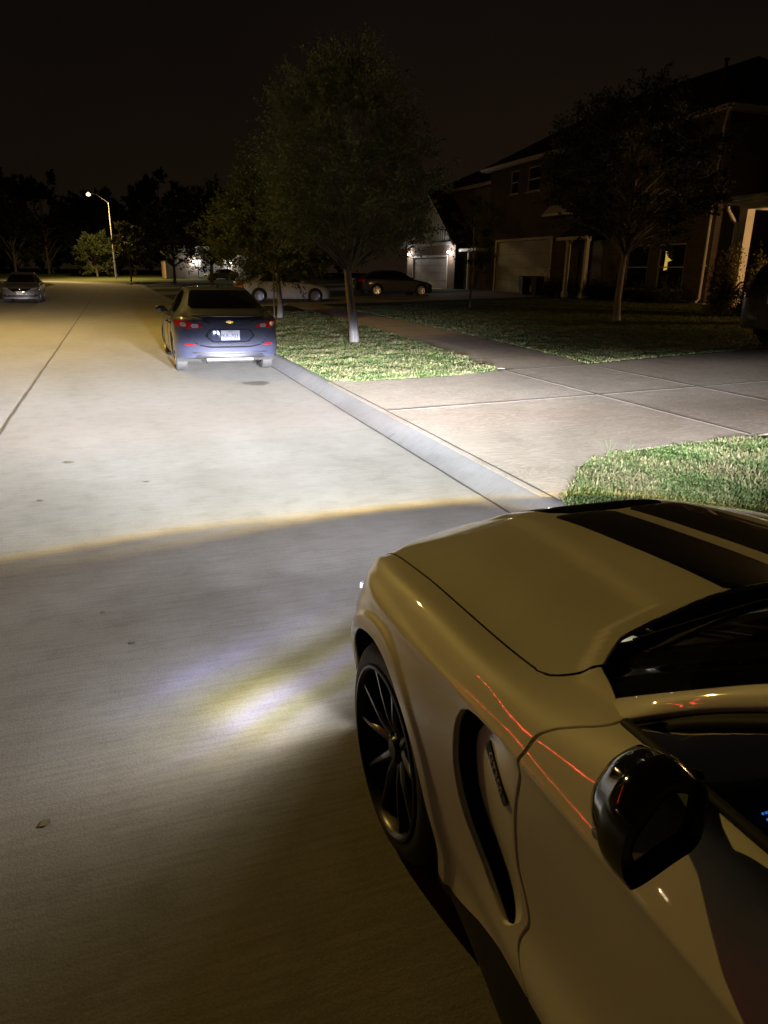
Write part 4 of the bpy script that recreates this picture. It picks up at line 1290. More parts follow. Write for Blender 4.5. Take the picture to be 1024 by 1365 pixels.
def interior(root):
    I = M['interior']
    xs = [(-.63, .90), (-.85, .935), (-1.05, .935), (-1.16, .90), (-1.20, .80), (-1.18, .60)]
    G = np.array([[(x, y, z + .02 * math.exp(-((y - .37) / .2) ** 2) * (1 if z > .85 else 0)) for y in np.linspace(-.72, .72, 20)] for x, z in xs])
    d = mk_grid('dashboard', G, I, root, flip=True)
    for x, y, z in ((-1.082, .684, .936), (-1.087, .684, .942), (-1.091, .684, .947), (-1.096, .684, .954), (-1.100, .684, .961), (-1.092, .684, .933), (-1.095, .684, .948)):
        m = MB(); m.ball((x, y, z), .0022, 8, 5); m.build('instrument_light', M['blue_glow'], d)
    # door cards
    for sg in (1, -1):
        G = np.array([[(x, sg * (.735 - (.03 if z < .75 else 0)), z) for z in (.955, .90, .76, .70, .45)] for x in np.linspace(-.86, -2.1, 8)])
        mk_grid('door_trim', G, I, root, flip=sg > 0)
    # switches on the driver's door card
    st = MB(); st.lathe([(.155, -.016), (.172, -.016), (.180, 0), (.172, .016), (.155, .016), (.148, 0)], 'X', 36, (0, 0, 0), closed=True)
    for a in (0, 2.09, 4.19): st.tube([(0, 0, 0), (0, .16 * math.sin(a), -.16 * math.cos(a))], .016, 6)
    st.ball((-.01, 0, 0), (.03, .06, .06)); s = st.build('steering_wheel', I, root, smooth=True); s.location = (-1.36, .37, .80); s.rotation_euler = (0, R(22), 0)
    for y in (.37, -.37):
        m = MB(); m.box((-1.78, y, .50), (.52, .50, .16), bev=.05); m.box((-2.06, y, .82), (.16, .50, .62), rot=Matrix.Rotation(R(-14), 3, 'Y'), bev=.06); m.box((-2.14, y, 1.16), (.09, .26, .16), bev=.04)
        m.build('seat', M['interior_grey'], root, smooth=True)
    m = MB(); m.box((-2.75, 0, .72), (.5, 1.2, .5), bev=.08); m.build('rear_seat', I, root, smooth=True)
M['blue_glow'] = emit('blue switch light', (.03, .25, 1.0), 1.6)

CAR = make_sports_car()
# ------------------------------------------------------------------ headlamp beams of the coupe
def head_beam(nt, az, el, ev, azc=0.0):
    ev = math_n(nt, 'SUBTRACT', ev, math_n(nt, 'MULTIPLY', ramp1(nt, ev, -20, 0, [(-20, 1), (-13, 1), (-7, 0), (0, 0)]), .85))
    # ev: elevation measured in the projector's own vertical plane, so the lower edge falls on the road as a straight line
    ev = math_n(nt, 'ADD', ev, math_n(nt, 'MULTIPLY', math_n(nt, 'POWER', math_n(nt, 'DIVIDE', math_n(nt, 'MAXIMUM', math_n(nt, 'SUBTRACT', az, 8.0), 0.0), 28.0), 1.6), 1.5))
    ev = math_n(nt, 'ADD', ev, math_n(nt, 'MULTIPLY', math_n(nt, 'POWER', math_n(nt, 'DIVIDE', math_n(nt, 'MAXIMUM', math_n(nt, 'SUBTRACT', -28.0, az), 0.0), 20.0), 1.5), math_n(nt, 'MULTIPLY', ramp1(nt, ev, -40, -6, [(-40, 1), (-11, 1), (-6, 0)]), 4.0)))
    e = ramp1(nt, ev, -70, 8, [(-70, .0), (-55, (.01, .01, .01)), (-40, (.03, .03, .032)), (-28, (.05, .05, .055)), (-20, (.14, .14, .15)), (-17.2, (.18, .18, .19)), (-16.8, (.30, .26, .21)), (-16.4, (1.0, .70, .27)), (-16.1, (1.18, .98, .60)), (-15.6, (1.12, 1.08, .93)), (-13, (1.6, 1.6, 1.5)), (-10.5, (2.65, 2.65, 2.52)), (-8, (5.6, 5.6, 5.4)), (-6, (11.2, 10.4, 9.9)),
                                (-4.5, (20, 19.7, 19.3)), (-3.4, (27, 26.4, 25.6)), (-2.5, (33, 31.5, 30)), (-1.7, (38, 35.5, 33)), (-1.15, (25, 23.5, 22.5)), (-.8, (11, 10.6, 10.6)), (-.4, (4.6, 4.6, 4.9)), (.2, (1.3, 1.3, 1.45)), (.8, (.5, .5, .57)), (1.2, (.08, .08, .09)), (3, (.035, .035, .04)), (6, (.02, .02, .022)), (8, (.015, .015, .016))])
    a = ramp1(nt, az, -70, 70, [(-70, .10), (-60, .18), (-48, .40), (-36, .60), (-26, .80), (-14, .95), (0, 1), (14, .96), (24, .82), (33, .60), (42, .42), (52, .22), (66, .06)])
    an = ramp1(nt, az, -70, 70, [(-70, 0), (-40, .015), (-31, .07), (-26, .30), (-21, .72), (-14, .95), (0, 1), (12, .95), (20, .70), (28, .32), (38, .10), (60, 0)])
    fz = ramp1(nt, ev, -12, 0, [(-12, 0), (-5, 0), (-3.2, .5), (-2.2, 1)])
    a = mixc(nt, a, an, fz)
    # the inner side of the pattern is cut lower (the kerb side)
    low = math_n(nt, 'MULTIPLY', ramp1(nt, math_n(nt, 'SUBTRACT', az, azc), -6, 6, [(-6, 1), (-1.5, 1), (1.5, 0), (6, 0)]), ramp1(nt, ev, -6, 0, [(-6, 0), (-2.9, 0), (-1.9, 1), (0, 1)]))
    e = mixc(nt, e, mixc(nt, e, (.26, .27, .315), 1.0, 'MULTIPLY'), low)
    c = mixc(nt, e, a, 1.0, 'MULTIPLY')
    n = node(nt, 'ShaderNodeTexNoise'); n.inputs['Scale'].default_value = 7; n.inputs['Detail'].default_value = 3
    g = node(nt, 'ShaderNodeNewGeometry'); nt.links.new(g.outputs['Incoming'], n.inputs['Vector'])
    r = ramp(nt, n.outputs[0], [(.3, (.86, .86, .84)), (.7, (1.12, 1.12, 1.14))])
    return mixc(nt, c, r.outputs[0], 1.0, 'MULTIPLY')

def side_spill(nt, az, el, ev):
    """running lamp and lens spill around the corner: even on the road, with the coloured streaks its lens throws"""
    e = ramp1(nt, el, -90, 10, [(-90, .07), (-75, .08), (-66, .10), (-54, .16), (-45, .23), (-35, .34), (-27, .42), (-22, .50), (-19, .72), (-16, 1.15), (-12, .95), (-8, .14), (-4, .04), (0, .012), (10, .004)])
    a = ramp1(nt, az, -120, 150, [(-120, 0), (-90, .3), (-40, .30), (-10, .36), (15, .50), (36, 1.15), (50, 1.35), (68, 1.5), (88, 1.35), (100, .85), (112, .42), (126, .12), (142, 0)])
    # coordinates of the lens slide: where each ray would meet the road
    g = node(nt, 'ShaderNodeNewGeometry'); sp = node(nt, 'ShaderNodeSeparateXYZ'); nt.links.new(g.outputs['Incoming'], sp.inputs[0])
    dz = math_n(nt, 'DIVIDE', .60, math_n(nt, 'MAXIMUM', math_n(nt, 'MULTIPLY', sp.outputs[2], -1.0), .03))
    gx = math_n(nt, 'MULTIPLY_ADD', sp.outputs[0], dz, -.10); gy = math_n(nt, 'MULTIPLY_ADD', sp.outputs[1], dz, -.05)
    nz = node(nt, 'ShaderNodeTexNoise'); nz.inputs['Scale'].default_value = 2.6; nz.inputs['Detail'].default_value = 2
    cv = node(nt, 'ShaderNodeCombineXYZ'); nt.links.new(gx, cv.inputs[0]); nt.links.new(gy, cv.inputs[1]); nt.links.new(cv.outputs[0], nz.inputs['Vector'])
    wob = math_n(nt, 'MULTIPLY_ADD', nz.outputs[0], .10, -.05)
    w = math_n(nt, 'ADD', math_n(nt, 'SUBTRACT', math_n(nt, 'MULTIPLY', gx, .55), math_n(nt, 'MULTIPLY', gy, .84)), wob)
    l = math_n(nt, 'SUBTRACT', math_n(nt, 'MULTIPLY', gx, -.84), math_n(nt, 'MULTIPLY', gy, .55))
    st = ramp1(nt, w, -1.3, .1, [(-1.3, (1, 1, 1.04)), (-1.05, (.95, .95, 1.02)), (-.90, (1.15, 1.15, 1.5)), (-.83, (1.45, 1.42, 2.3)), (-.75, (1.35, 1.33, 1.5)), (-.67, (1.5, 1.46, 1.25)), (-.58, (1.35, 1.24, .55)), (-.50, (2.2, 2.05, 1.25)), (-.445, (2.9, 2.8, 2.7)), (-.385, (2.9, 2.75, 3.8)), (-.33, (2.6, 2.5, 1.9)), (-.265, (2.0, 1.9, 1.15)), (-.21, (2.4, 2.3, 2.2)), (-.08, (.8, .78, .7)), (.1, (.7, .7, .7))])
    zone = ramp1(nt, l, -1.4, 1.0, [(-1.4, 0), (-.95, .25), (-.6, .8), (-.3, 1), (.15, 1), (.36, .85), (.5, .25), (.75, .05), (1.0, 0)])
    stz = mixc(nt, (1, 1, 1.04), st, zone)
    warm = ramp1(nt, az, 0, 130, [(0, (1, 1, 1)), (60, (1, .99, .96)), (95, (1, .92, .76)), (130, (1, .85, .6))])
    stz = mixc(nt, stz, warm, 1.0, 'MULTIPLY')
    return mixc(nt, mixc(nt, e, a, 1.0, 'MULTIPLY'), stz, 1.0, 'MULTIPLY')

HEAD_W = 2200.0; SPILL_W = 150.0
_bb = bvh_of([bpy.data.objects[CAR['bump']]]); del CAR['bump']
def lens_x(y, z):
    h = _bb.ray_cast(Vector((3, y, z)), Vector((-1, 0, 0)))[0]
    return h.x if h is not None else .62
for sg in (1, -1):
    x = lens_x(sg * .62, .70) + .025
    o = lamp('headlamp_beam', (1.56 - sg * .62, 1.73 + x, .70), HEAD_W, (.95, .975, 1.07), .012, parent=None)
    beam_nodes(o.data, (lambda nt, az, el, ev: head_beam(nt, az, el, ev, 1.2)) if sg > 0 else (lambda nt, az, el, ev: head_beam(nt, az, el, ev, 8.2)))
    # lens added at the bumper's outer end as a fixture for the spill light
    yy = max((_bb.ray_cast(Vector((xx, sg * 3, zz)), Vector((0, -sg, 0)))[0] or Vector((0, 0, 0))).y * sg for xx in (.56, .60, .64) for zz in (.45, .5, .55, .6)) 
    mk_b = MB(); mk_b.ball((.60, sg * (yy - .012), .60), (.055, .016, .018), 12, 8); mk_b.build('added_spill_lens', M['head_lens'], CAR, smooth=True)
    o = lamp('headlamp_spill', (1.56 - sg * (yy + .03), 1.73 + .60, .60), SPILL_W, (.96, .98, 1.06), .03)
    print('SPILL', o.location)
    beam_nodes(o.data, side_spill)

# ------------------------------------------------------------------ street lamps
M['galv'] = simple('galvanised steel', (.42, .42, .42), .45, metal=.6, var=.15)
M['lamp_glow'] = emit('lamp lens glow', (1.0, .70, .30), 5)
M['lamp_glow_amber'] = emit('amber lamp lens glow', (1.0, .62, .22), 40)
def street_lamp(label, base, head, glow, power, color, bulb=.16, group='street lamps'):
    t = thing('street_lamp', label, 'street lamp', base, 0, group)
    d = Vector(head) - Vector(base); h = d.z; flat = Vector((d.x, d.y, 0)); L = flat.length; u = flat.normalized()
    m = MB(); m.tube([(0, 0, 0), (0, 0, .25), (0, 0, h * .5), (0, 0, h - .9)], [.13, .11, .09, .07], 12); m.build('pole', M['galv'], t, smooth=True)
    m = MB(); m.box((0, 0, .03), (.4, .4, .06), bev=.01); m.lathe([(0, .25), (.16, .25), (.16, .02), (0, .02)], 'Z', 12); m.build('base_plate', M['galv'], t)
    m = MB(); pts = [u * 0 + Vector((0, 0, h - .95)), u * L * .25 + Vector((0, 0, h - .55)), u * L * .6 + Vector((0, 0, h + .02)), u * (L - .3) + Vector((0, 0, h + .12))]
    m.tube(pts, [.065, .05, .045, .04], 10); m.build('arm', M['galv'], t, smooth=True)
    hd = MB(); hd.ball((u.x * L, u.y * L, h + .10), (.42, .20, .11) if abs(u.x) > abs(u.y) else (.20, .42, .11), 16, 8); ho = hd.build('lamp_head', M['plastic'], t, smooth=True)
    gl = MB(); gl.ball((u.x * L, u.y * L, h - .02), (bulb * 1.2, bulb * 1.2, bulb), 14, 8); gl.build('lamp_lens', glow, ho, smooth=True)
    l = lamp('street_lamp_light', (u.x * L, u.y * L, h - .32), power, color, .12, parent=t)
    def spread(nt, az, el, ev):
        # a roadway lantern: throws along the street, little to the sides and none upwards
        e = ramp1(nt, el, -90, 10, [(-90, 1.9), (-60, 2.1), (-40, 1.5), (-28, 1), (-18, 1), (-8, .75), (-2, .25), (6, .03), (10, 0)])
        s1 = math_n(nt, 'ABSOLUTE', math_n(nt, 'SINE', math_n(nt, 'MULTIPLY', az, math.pi / 180)))
        a = ramp1(nt, s1, 0, 1, [(0, 1), (.35, 1), (.6, .68), (.85, .36), (1, .30)])
        steep = ramp1(nt, el, -90, 0, [(-90, 1), (-50, 1), (-28, 0), (0, 0)])
        return mixc(nt, e, mixc(nt, a, (1, 1, 1), steep), 1.0, 'MULTIPLY')
    beam_nodes(l.data, spread)
    l.data.color = color
    return t
street_lamp('tall street lamp glowing beside the far bend of the street', (.35, 112.0, 0.12), (-2.1, 112.0, 11.2), M['lamp_glow'], 12000, (1.0, .66, .24), .24)
street_lamp('street lamp with amber light on the verge across the street', (-8.3, 20.6, .2), (-5.4, 20.4, 10.2), M['lamp_glow_amber'], 3700, (1.0, .66, .135), .15)


# ------------------------------------------------------------------ other vehicles
def car_shell(sp):
    """sp: spec dict with curves over x (front axle = 0, forward +).  Returns grid P of the left half from centre line to sill"""
    L0, L1 = sp['nose'], sp['tail']
    xs = np.concatenate([L0 - (L0 - L1) * (1 - np.cos(np.linspace(0, math.pi, 90))) / 2, np.array(sp['brk'])])
    xs = np.unique(np.round(xs, 4))[::-1]
    c = {k: pchip([p[0] for p in sp[k]], [p[1] for p in sp[k]], xs) for k in ('ztop', 'ytop', 'zsh', 'ysh', 'wmax', 'zlow')}
    rows = []
    for i, x in enumerate(xs):
        zt, yt, zs, ys, w, zl = (c[k][i] for k in ('ztop', 'ytop', 'zsh', 'ysh', 'wmax', 'zlow'))
        zm = zl + (zs - zl) * .55
        crown = sp.get('crown', .03)
        key = [(0, zt), (yt * .5, zt - crown * .25), (yt * .85, zt - crown * .8), (yt, zt - crown * 1.3 - .012), (yt + (ys - yt) * .5 + sp.get('tumble', .012), zt - crown * 1.3 - .012 + (zs - zt + crown * 1.3 + .012) * .5),
               (ys, zs), (ys + (w - ys) * .75, zs - .06), (w, zm), (w - .008, zl + (zm - zl) * .45), (w - .03, zl + .03), (w - .07, zl), (w * .5, zl - .01), (0, zl - .01)]
        # subdivide with catmull between; keep keys
        k = [np.array(q) for q in key]; out = []
        for a in range(len(k) - 1):
            p0, p1, p2, p3 = k[max(a - 1, 0)], k[a], k[a + 1], k[min(a + 2, len(k) - 1)]
            for t in np.linspace(0, 1, 5)[:-1]:
                q = .5 * (2 * p1 + (p2 - p0) * t + (2 * p0 - 5 * p1 + 4 * p2 - p3) * t * t + (3 * p1 - p0 - 3 * p2 + p3) * t ** 3)
                q = q * .6 + (p1 + (p2 - p1) * t) * .4
                out.append(q)
        out.append(k[-1])
        # plan rounding at both ends
        e = 1.0
        rf, rr = sp.get('rf', .5), sp.get('rr', .35)
        if x > L0 - rf: u = (x - (L0 - rf)) / rf; e = (1 - u ** sp.get('pf', 2.6)) ** (1 / sp.get('pf', 2.6)) if u < 1 else 0
        if x < L1 + rr: u = ((L1 + rr) - x) / rr; e = (1 - min(u, 1) ** sp.get('pr', 4)) ** (1 / sp.get('pr', 4))
        e = max(e, .0)
        rows.append([(x, q[0] * e, q[1]) for q in out])
    P = np.array(rows)
    P[:, 0, 1] = 0; P[:, -1, 1] = 0
    return P

def build_wheels(root, spec, rim_mat, detail=True, spokes=5):
    r = spec['r']; proto = None
    for cx in (0.0, -spec['wb']):
        for sg in (1, -1):
            w = bpy.data.objects.new('wheel', None); w.empty_display_size = .1; link(w, root)
            w.location = (cx, sg * spec['track'], r); w.rotation_euler = (0, 0, 0 if sg > 0 else math.pi)
            if proto:
                for ch in proto.children:
                    c = ch.copy(); COL.objects.link(c); c.parent = w
                continue
            proto = w
            t = MB(); k = r - .30
            ri = r * .66
            t.lathe([(ri, -.01), (ri + .02, 0), (r * .88, 0), (r * .97, -.012), (r, -.03), (r, -.17), (r * .97, -.19), (ri, -.20)], 'Y', 40)
            t.build('tyre', M['rubber'], w, smooth=True)
            m = MB(); m.lathe([(ri + .004, -.005), (ri + .002, .006), (ri - .012, .004), (ri - .02, -.02), (ri - .03, -.12), (0, -.13)], 'Y', 40)
            for q in range(spokes):
                a = 2 * math.pi * q / spokes + .3
                c = Vector((math.cos(a), 0, math.sin(a))); n = Vector((-math.sin(a), 0, math.cos(a)))
                for da in ((-.11, .11) if spokes <= 7 else (0,)):
                    a2 = a + da; c2 = Vector((math.cos(a2), 0, math.sin(a2))); hw = .017
                    p0, p1 = c * .04, c2 * (ri - .008)
                    V = []
                    for p, y, h2 in ((p0, -.02, hw * 1.2), (p1, -.008, hw)):
                        V += [p - n * h2 + Vector((0, y, 0)), p + n * h2 + Vector((0, y, 0)), p + n * h2 + Vector((0, y - .025, 0)), p - n * h2 + Vector((0, y - .025, 0))]
                    m.add(V, [(0, 1, 5, 4), (1, 2, 6, 5), (3, 0, 4, 7), (4, 5, 6, 7), (0, 3, 2, 1)])
            m.lathe([(0, -.008), (.05, -.012), (.055, -.04)], 'Y', 20)
            m.build('rim', rim_mat, w)

def arch_clip(s, spec, extra=0.0):
    for cx in (0.0, -spec['wb']):
        s.clip(lambda q: np.where(np.abs(q.p[:, 1]) > .45, np.hypot(q.p[:, 0] - cx, q.p[:, 2] - spec['r']) - (spec['r'] + .055 + extra), 1))
    return s

def make_car(spec, label, loc, rz, mat, group=None, name='parked_car', rim=None, spokes=5):
    root = thing(name, label, 'car', loc, rz, group)
    P = car_shell(spec); N = grid_normals(P)
    m_i, m_j = P.shape[0] // 2, 30
    c = np.array([P[m_i, 0, 0], 0, P[m_i, :, 2].mean()])
    if N[m_i, m_j] @ (P[m_i, m_j] - c) < 0: N = -N
    a, b, d = P[m_i, m_j], P[m_i + 1, m_j], P[m_i, m_j + 1]
    fl = (np.cross(b - a, d - a) @ N[m_i, m_j]) < 0
    s = Soup(P, N)
    if fl: s.flip()
    arch_clip(s, spec)
    body = s.both().build('body', mat, root, th=.03, round_edge=.008)
    # wheel wells
    for cx in (0.0, -spec['wb']):
        for sg in (1, -1):
            mb = MB(); rr = spec['r'] + .06; V = []; F = []
            for k in range(25):
                w = R(-20) + R(220) * k / 24
                for r_, h in ((rr, spec['track'] * 1.0 + .0), (rr, .42), (.02, .42)): V.append((cx + r_ * math.cos(w), sg * h, spec['r'] + r_ * math.sin(w)))
            for k in range(24):
                for i in range(2): F.append((k * 3 + i, k * 3 + i + 1, k * 3 + i + 4, k * 3 + i + 3))
            mb.add(V, F); mb.build('wheel_well', M['dark_void'], root, smooth=True)
    build_wheels(root, spec, rim or M['rim_silver'], spokes=spokes)
    bv = bvh_of([body])
    G = M['glass_far']
    for sg in (1, -1):
        for nm, poly in spec['side_glass']:
            patch(nm, bv, poly, 'Y', sg, M['window_black'], root, off=.004, res=.05, th=.004)
        mb = MB()
        mx, mz = spec['mirror']
        my = spec['mirror_y']
        mb.ball((mx, sg * (my + .10), mz), (.055, .11, .075), 14, 10); mb.tube([(mx, sg * (my - .04), mz - .03), (mx, sg * (my + .05), mz - .02)], .025, 8)
        mo = mb.build('door_mirror', spec.get('mirror_mat', mat), root, smooth=True)
        for nm, poly in spec.get('seams', []):
            pass
        for hx, hz in spec.get('handles', []):
            h = bv.ray_cast(Vector((hx, sg * 3, hz)), Vector((0, -sg, 0)))[0]
            if h is not None:
                mb = MB(); mb.box((hx, h.y + sg * .012, hz), (.16, .03, .028), bev=.008); mb.build('door_handle', mat, root)
    for nm, poly in spec['windshield']: patch(nm, bv, poly, 'X', 1, M['window_black'], root, off=.004, res=.05, th=.003)
    for nm, poly in spec['rear_glass']: patch(nm, bv, poly, 'X', -1, M['window_black'], root, off=.004, res=.05, th=.003)
    # door seams as fine dark beads
    for sg in (1, -1):
        mbn = 0
        for pts in spec.get('seam_lines', []):
            V = []
            for x, z in resample(pts, 16, smooth=False):
                h = bv.ray_cast(Vector((x, sg * 3, z)), Vector((0, -sg, 0)))[0]
                if h is not None: V.append((h.x, h.y - sg * .001, h.z))
            if len(V) > 2:
                mb = MB(); mb.tube(V, .0045, 5); mb.build('door_seam', M['dark_void'], root, smooth=True)
    return root, body, bv

M['window_black'] = simple('dark car window', (.006, .0065, .007), .04, var=0, coat=.6)

def sedan_spec(L=4.6, H=1.46, W=1.80, r=.32, wb=2.70, fo=.90, **k):
    tail = fo - L; w = W / 2
    s = dict(nose=fo, tail=tail, brk=[-.35, -.4, -2.7, -2.75], rr=.60, pr=2.7, r=r, wb=wb, track=w - .035, crown=.03,
        ztop=[(fo, .52), (fo - .03, .62), (fo - .12, .70), (fo - .45, .82), (0.0, .90), (-.40, .985), (-.75, 1.18), (-1.15, 1.38), (-1.55, H - .005), (-2.0, H), (-2.45, H - .04), (-2.95, 1.24), (-3.25, 1.08), (-3.45, 1.03), (tail + .10, 1.0), (tail + .02, .90), (tail, .55)],
        ytop=[(fo, w - .2), (fo - .3, w - .17), (-.35, w - .20), (-.9, .60), (-1.4, .56), (-2.3, .55), (-2.9, .58), (-3.3, .66), (tail, w - .22)],
        zsh=[(fo, .50), (fo - .1, .62), (0.2, .80), (-.40, .91), (-1.4, .93), (-2.6, .97), (-3.2, .985), (tail + .05, .93), (tail, .55)],
        ysh=[(fo, w - .12), (0.3, w - .09), (-.5, w - .07), (-2.5, w - .06), (-3.3, w - .09), (tail, w - .12)],
        wmax=[(fo, w - .04), (0.3, w - .005), (-1.2, w - .01), (-2.7, w), (tail + .2, w - .02), (tail, w - .04)],
        zlow=[(fo, .22), (0.45, .18), (-.5, .19), (-2.2, .19), (tail + .5, .27), (tail, .33)],
        side_glass=[('side_window', round_poly([(-.62, .97), (-1.20, 1.34), (-1.62, 1.375), (-1.66, .985)], .03)), ('side_window', round_poly([(-1.72, .985), (-1.70, 1.375), (-2.25, 1.35), (-2.68, 1.16), (-2.74, 1.02)], .03))],
        windshield=[('windshield', [(-.68, 1.0), (.68, 1.0), (.60, 1.20), (.52, 1.37), (-.52, 1.37), (-.60, 1.20)])],
        rear_glass=[('rear_window', round_poly([(-.62, 1.10), (.62, 1.10), (.52, 1.385), (-.52, 1.385)], .05))],
        mirror=(-.62, .98), mirror_y=w - .06, handles=[(-1.50, .80), (-2.45, .83)],
        seam_lines=[[(-.42, .88), (-.50, .55), (-.42, .28)], [(-1.69, .95), (-1.70, .55), (-1.62, .26)], [(-2.72, .98), (-2.60, .75), (-2.36, .50)], [(-.45, .26), (-2.2, .26)]])
    s.update(k)
    return s

def license_plate(root, text, x, y, z, facing, w=.31, h=.16, tilt=0.0, state=None):
    """facing: -1 rear (looks towards -x), +1 front"""
    mb = MB(); mb.box((x, y, z), (.008, w, h), bev=.003); p = mb.build('number_plate', M['plate'], root)
    rot = Matrix(((0, 0, facing), (facing, 0, 0), (0, 1, 0))).transposed().to_4x4() if False else None
    def place(o, zc, off=.006):
        ex = Vector((0, -1 if facing < 0 else 1, 0)); ey = Vector((0, 0, 1)); ez = ex.cross(ey)
        o.matrix_local = Matrix(((ex.x, ey.x, ez.x, x + ez.x * off), (ex.y, ey.y, ez.y, y), (ex.z, ey.z, ez.z, zc), (0, 0, 0, 1)))
    t = text_mesh('plate_number', text, h * .60, M['plate_ink'], p, depth=.0012, font_w=.90); place(t, z - .012)
    if state:
        t = text_mesh('plate_state', state, h * .19, M['plate_ink2'], p, depth=.0012); place(t, z + h * .36)
    return p

# ---- slate grey sedan at the kerb ahead
SLATE = sedan_spec(L=4.66, H=1.455, W=1.80, r=.325, wb=2.70, fo=.93)
def slate_sedan():
    tail = SLATE['tail']
    # rear tyre contact at y = 13.5: rear axle at 13.5 + .2
    root, body, bv = make_car(SLATE, 'slate grey sedan parked at the kerb ahead, red rear lamps towards the viewer', (1.77, 13.55 + 2.70, 0), R(90), M['paint_slate'], spokes=10)
    for sg in (1, -1):
        o = lambda pts: [(sg * a, b) for a, b in pts][::sg]
        tl = patch('tail_light', bv, o([(.44, .815), (.70, .80), (.86, .84), (.87, .925), (.78, .935), (.62, .89), (.46, .868)]), 'X', -1, M['red_lens'], root, off=.010, res=.03, th=.012)
        patch('reversing_lens', bv, o([(.50, .815), (.62, .815), (.635, .87), (.52, .872)]), 'X', -1, M['clear_lens'], tl, off=.0135, res=.03, th=.003)
        patch('indicator_lens', bv, o([(.69, .825), (.78, .835), (.79, .905), (.70, .89)]), 'X', -1, M['clear_lens'], tl, off=.0135, res=.03, th=.003)
        patch('reflector', bv, o([(.56, .515), (.74, .52), (.75, .548), (.58, .545)]), 'X', -1, M['red_lens'], root, off=.006, res=.03, th=.006)
        patch('bumper_crease', bv, o(smooth_poly([(.545, .60), (.60, .57), (.64, .50), (.56, .46), (.50, .455), (.57, .475), (.615, .51), (.585, .56)], 3)), 'X', -1, M['paint_slate'], root, off=.006, res=.015, th=.006)
    # recessed number plate bay with dark rim
    hexo = [(-.33, .79), (-.42, .68), (-.30, .575), (.30, .575), (.42, .68), (.33, .79)]
    hexi = [(-.315, .775), (-.385, .682), (-.285, .592), (.285, .592), (.385, .682), (.315, .775)]
    patch('plate_bay', bv, hexo, 'X', -1, M['dark_void'], root, off=.002, res=.04, th=.002)
    patch('plate_panel', bv, hexi, 'X', -1, M['paint_slate'], root, off=.005, res=.04, th=.003)
    patch('trunk_gap', bv, [(-.80, .765), (-.64, .645), (-.56, .545), (-.34, .51), (.34, .51), (.56, .545), (.64, .645), (.80, .765), (.60, .605), (.50, .515), (.34, .485), (-.34, .485), (-.50, .515), (-.60, .605)], 'X', -1, M['dark_void'], root, off=.003, res=.007, th=.002)
    patch('trunk_lip', bv, [(-.60, .985), (.60, .985), (.60, 1.0), (-.60, 1.0)], 'X', -1, M['paint_slate'], root, off=.03, res=.01, th=.03)
    patch('lower_valance', bv, [(-.62, .285), (.62, .285), (.54, .375), (-.54, .375)], 'X', -1, M['plastic'], root, off=.004, res=.03, th=.003)
    patch('bumper_ledge', bv, [(-.66, .395), (.66, .395), (.60, .415), (-.60, .415)], 'X', -1, M['plastic'], root, off=.004, res=.009, th=.003)
    h = bv.ray_cast(Vector((-8, 0, .69)), Vector((1, 0, 0)))[0]
    license_plate(root, 'PKR-7031', h.x - .014, 0, .69, -1, state='TEXAS')
    h = bv.ray_cast(Vector((-8, 0, .89)), Vector((1, 0, 0)))[0]
    mb = MB(); V = [(.66 * a_, .72 * b_) for a_, b_ in ((-.085, -.018), (-.035, -.018), (-.030, -.034), (.040, -.034), (.045, -.018), (.095, -.018), (.080, .018), (.035, .018), (.030, .034), (-.040, .034), (-.045, .018), (-.095, .018))]
    X = h.x - .006
    mb.add([(X - .004, -a, .905 + b) for a, b in V] + [(X + .03, -a, .905 + b) for a, b in V], [tuple(range(12))[::-1]] + [(i, (i + 1) % 12, 12 + (i + 1) % 12, 12 + i) for i in range(12)])
    mb.build('emblem', M['gold'], root)
    # under the bumper: silencer and mounts
    mb = MB(); mb.tube([(-3.50, -.40, .27), (-3.50, .40, .27)], .07, 12); mb.build('silencer', M['plastic'], root, smooth=True)
    # roof aerial and high brake lamp
    mb = MB(); mb.add([(-2.35, -.02, 1.42), (-2.35, .02, 1.42), (-2.20, 0, 1.435), (-2.40, 0, 1.505)], [(0, 1, 2), (0, 3, 1), (0, 2, 3), (1, 3, 2)]); mb.build('roof_aerial', M['paint_slate'], root)
    return root
slate_sedan()

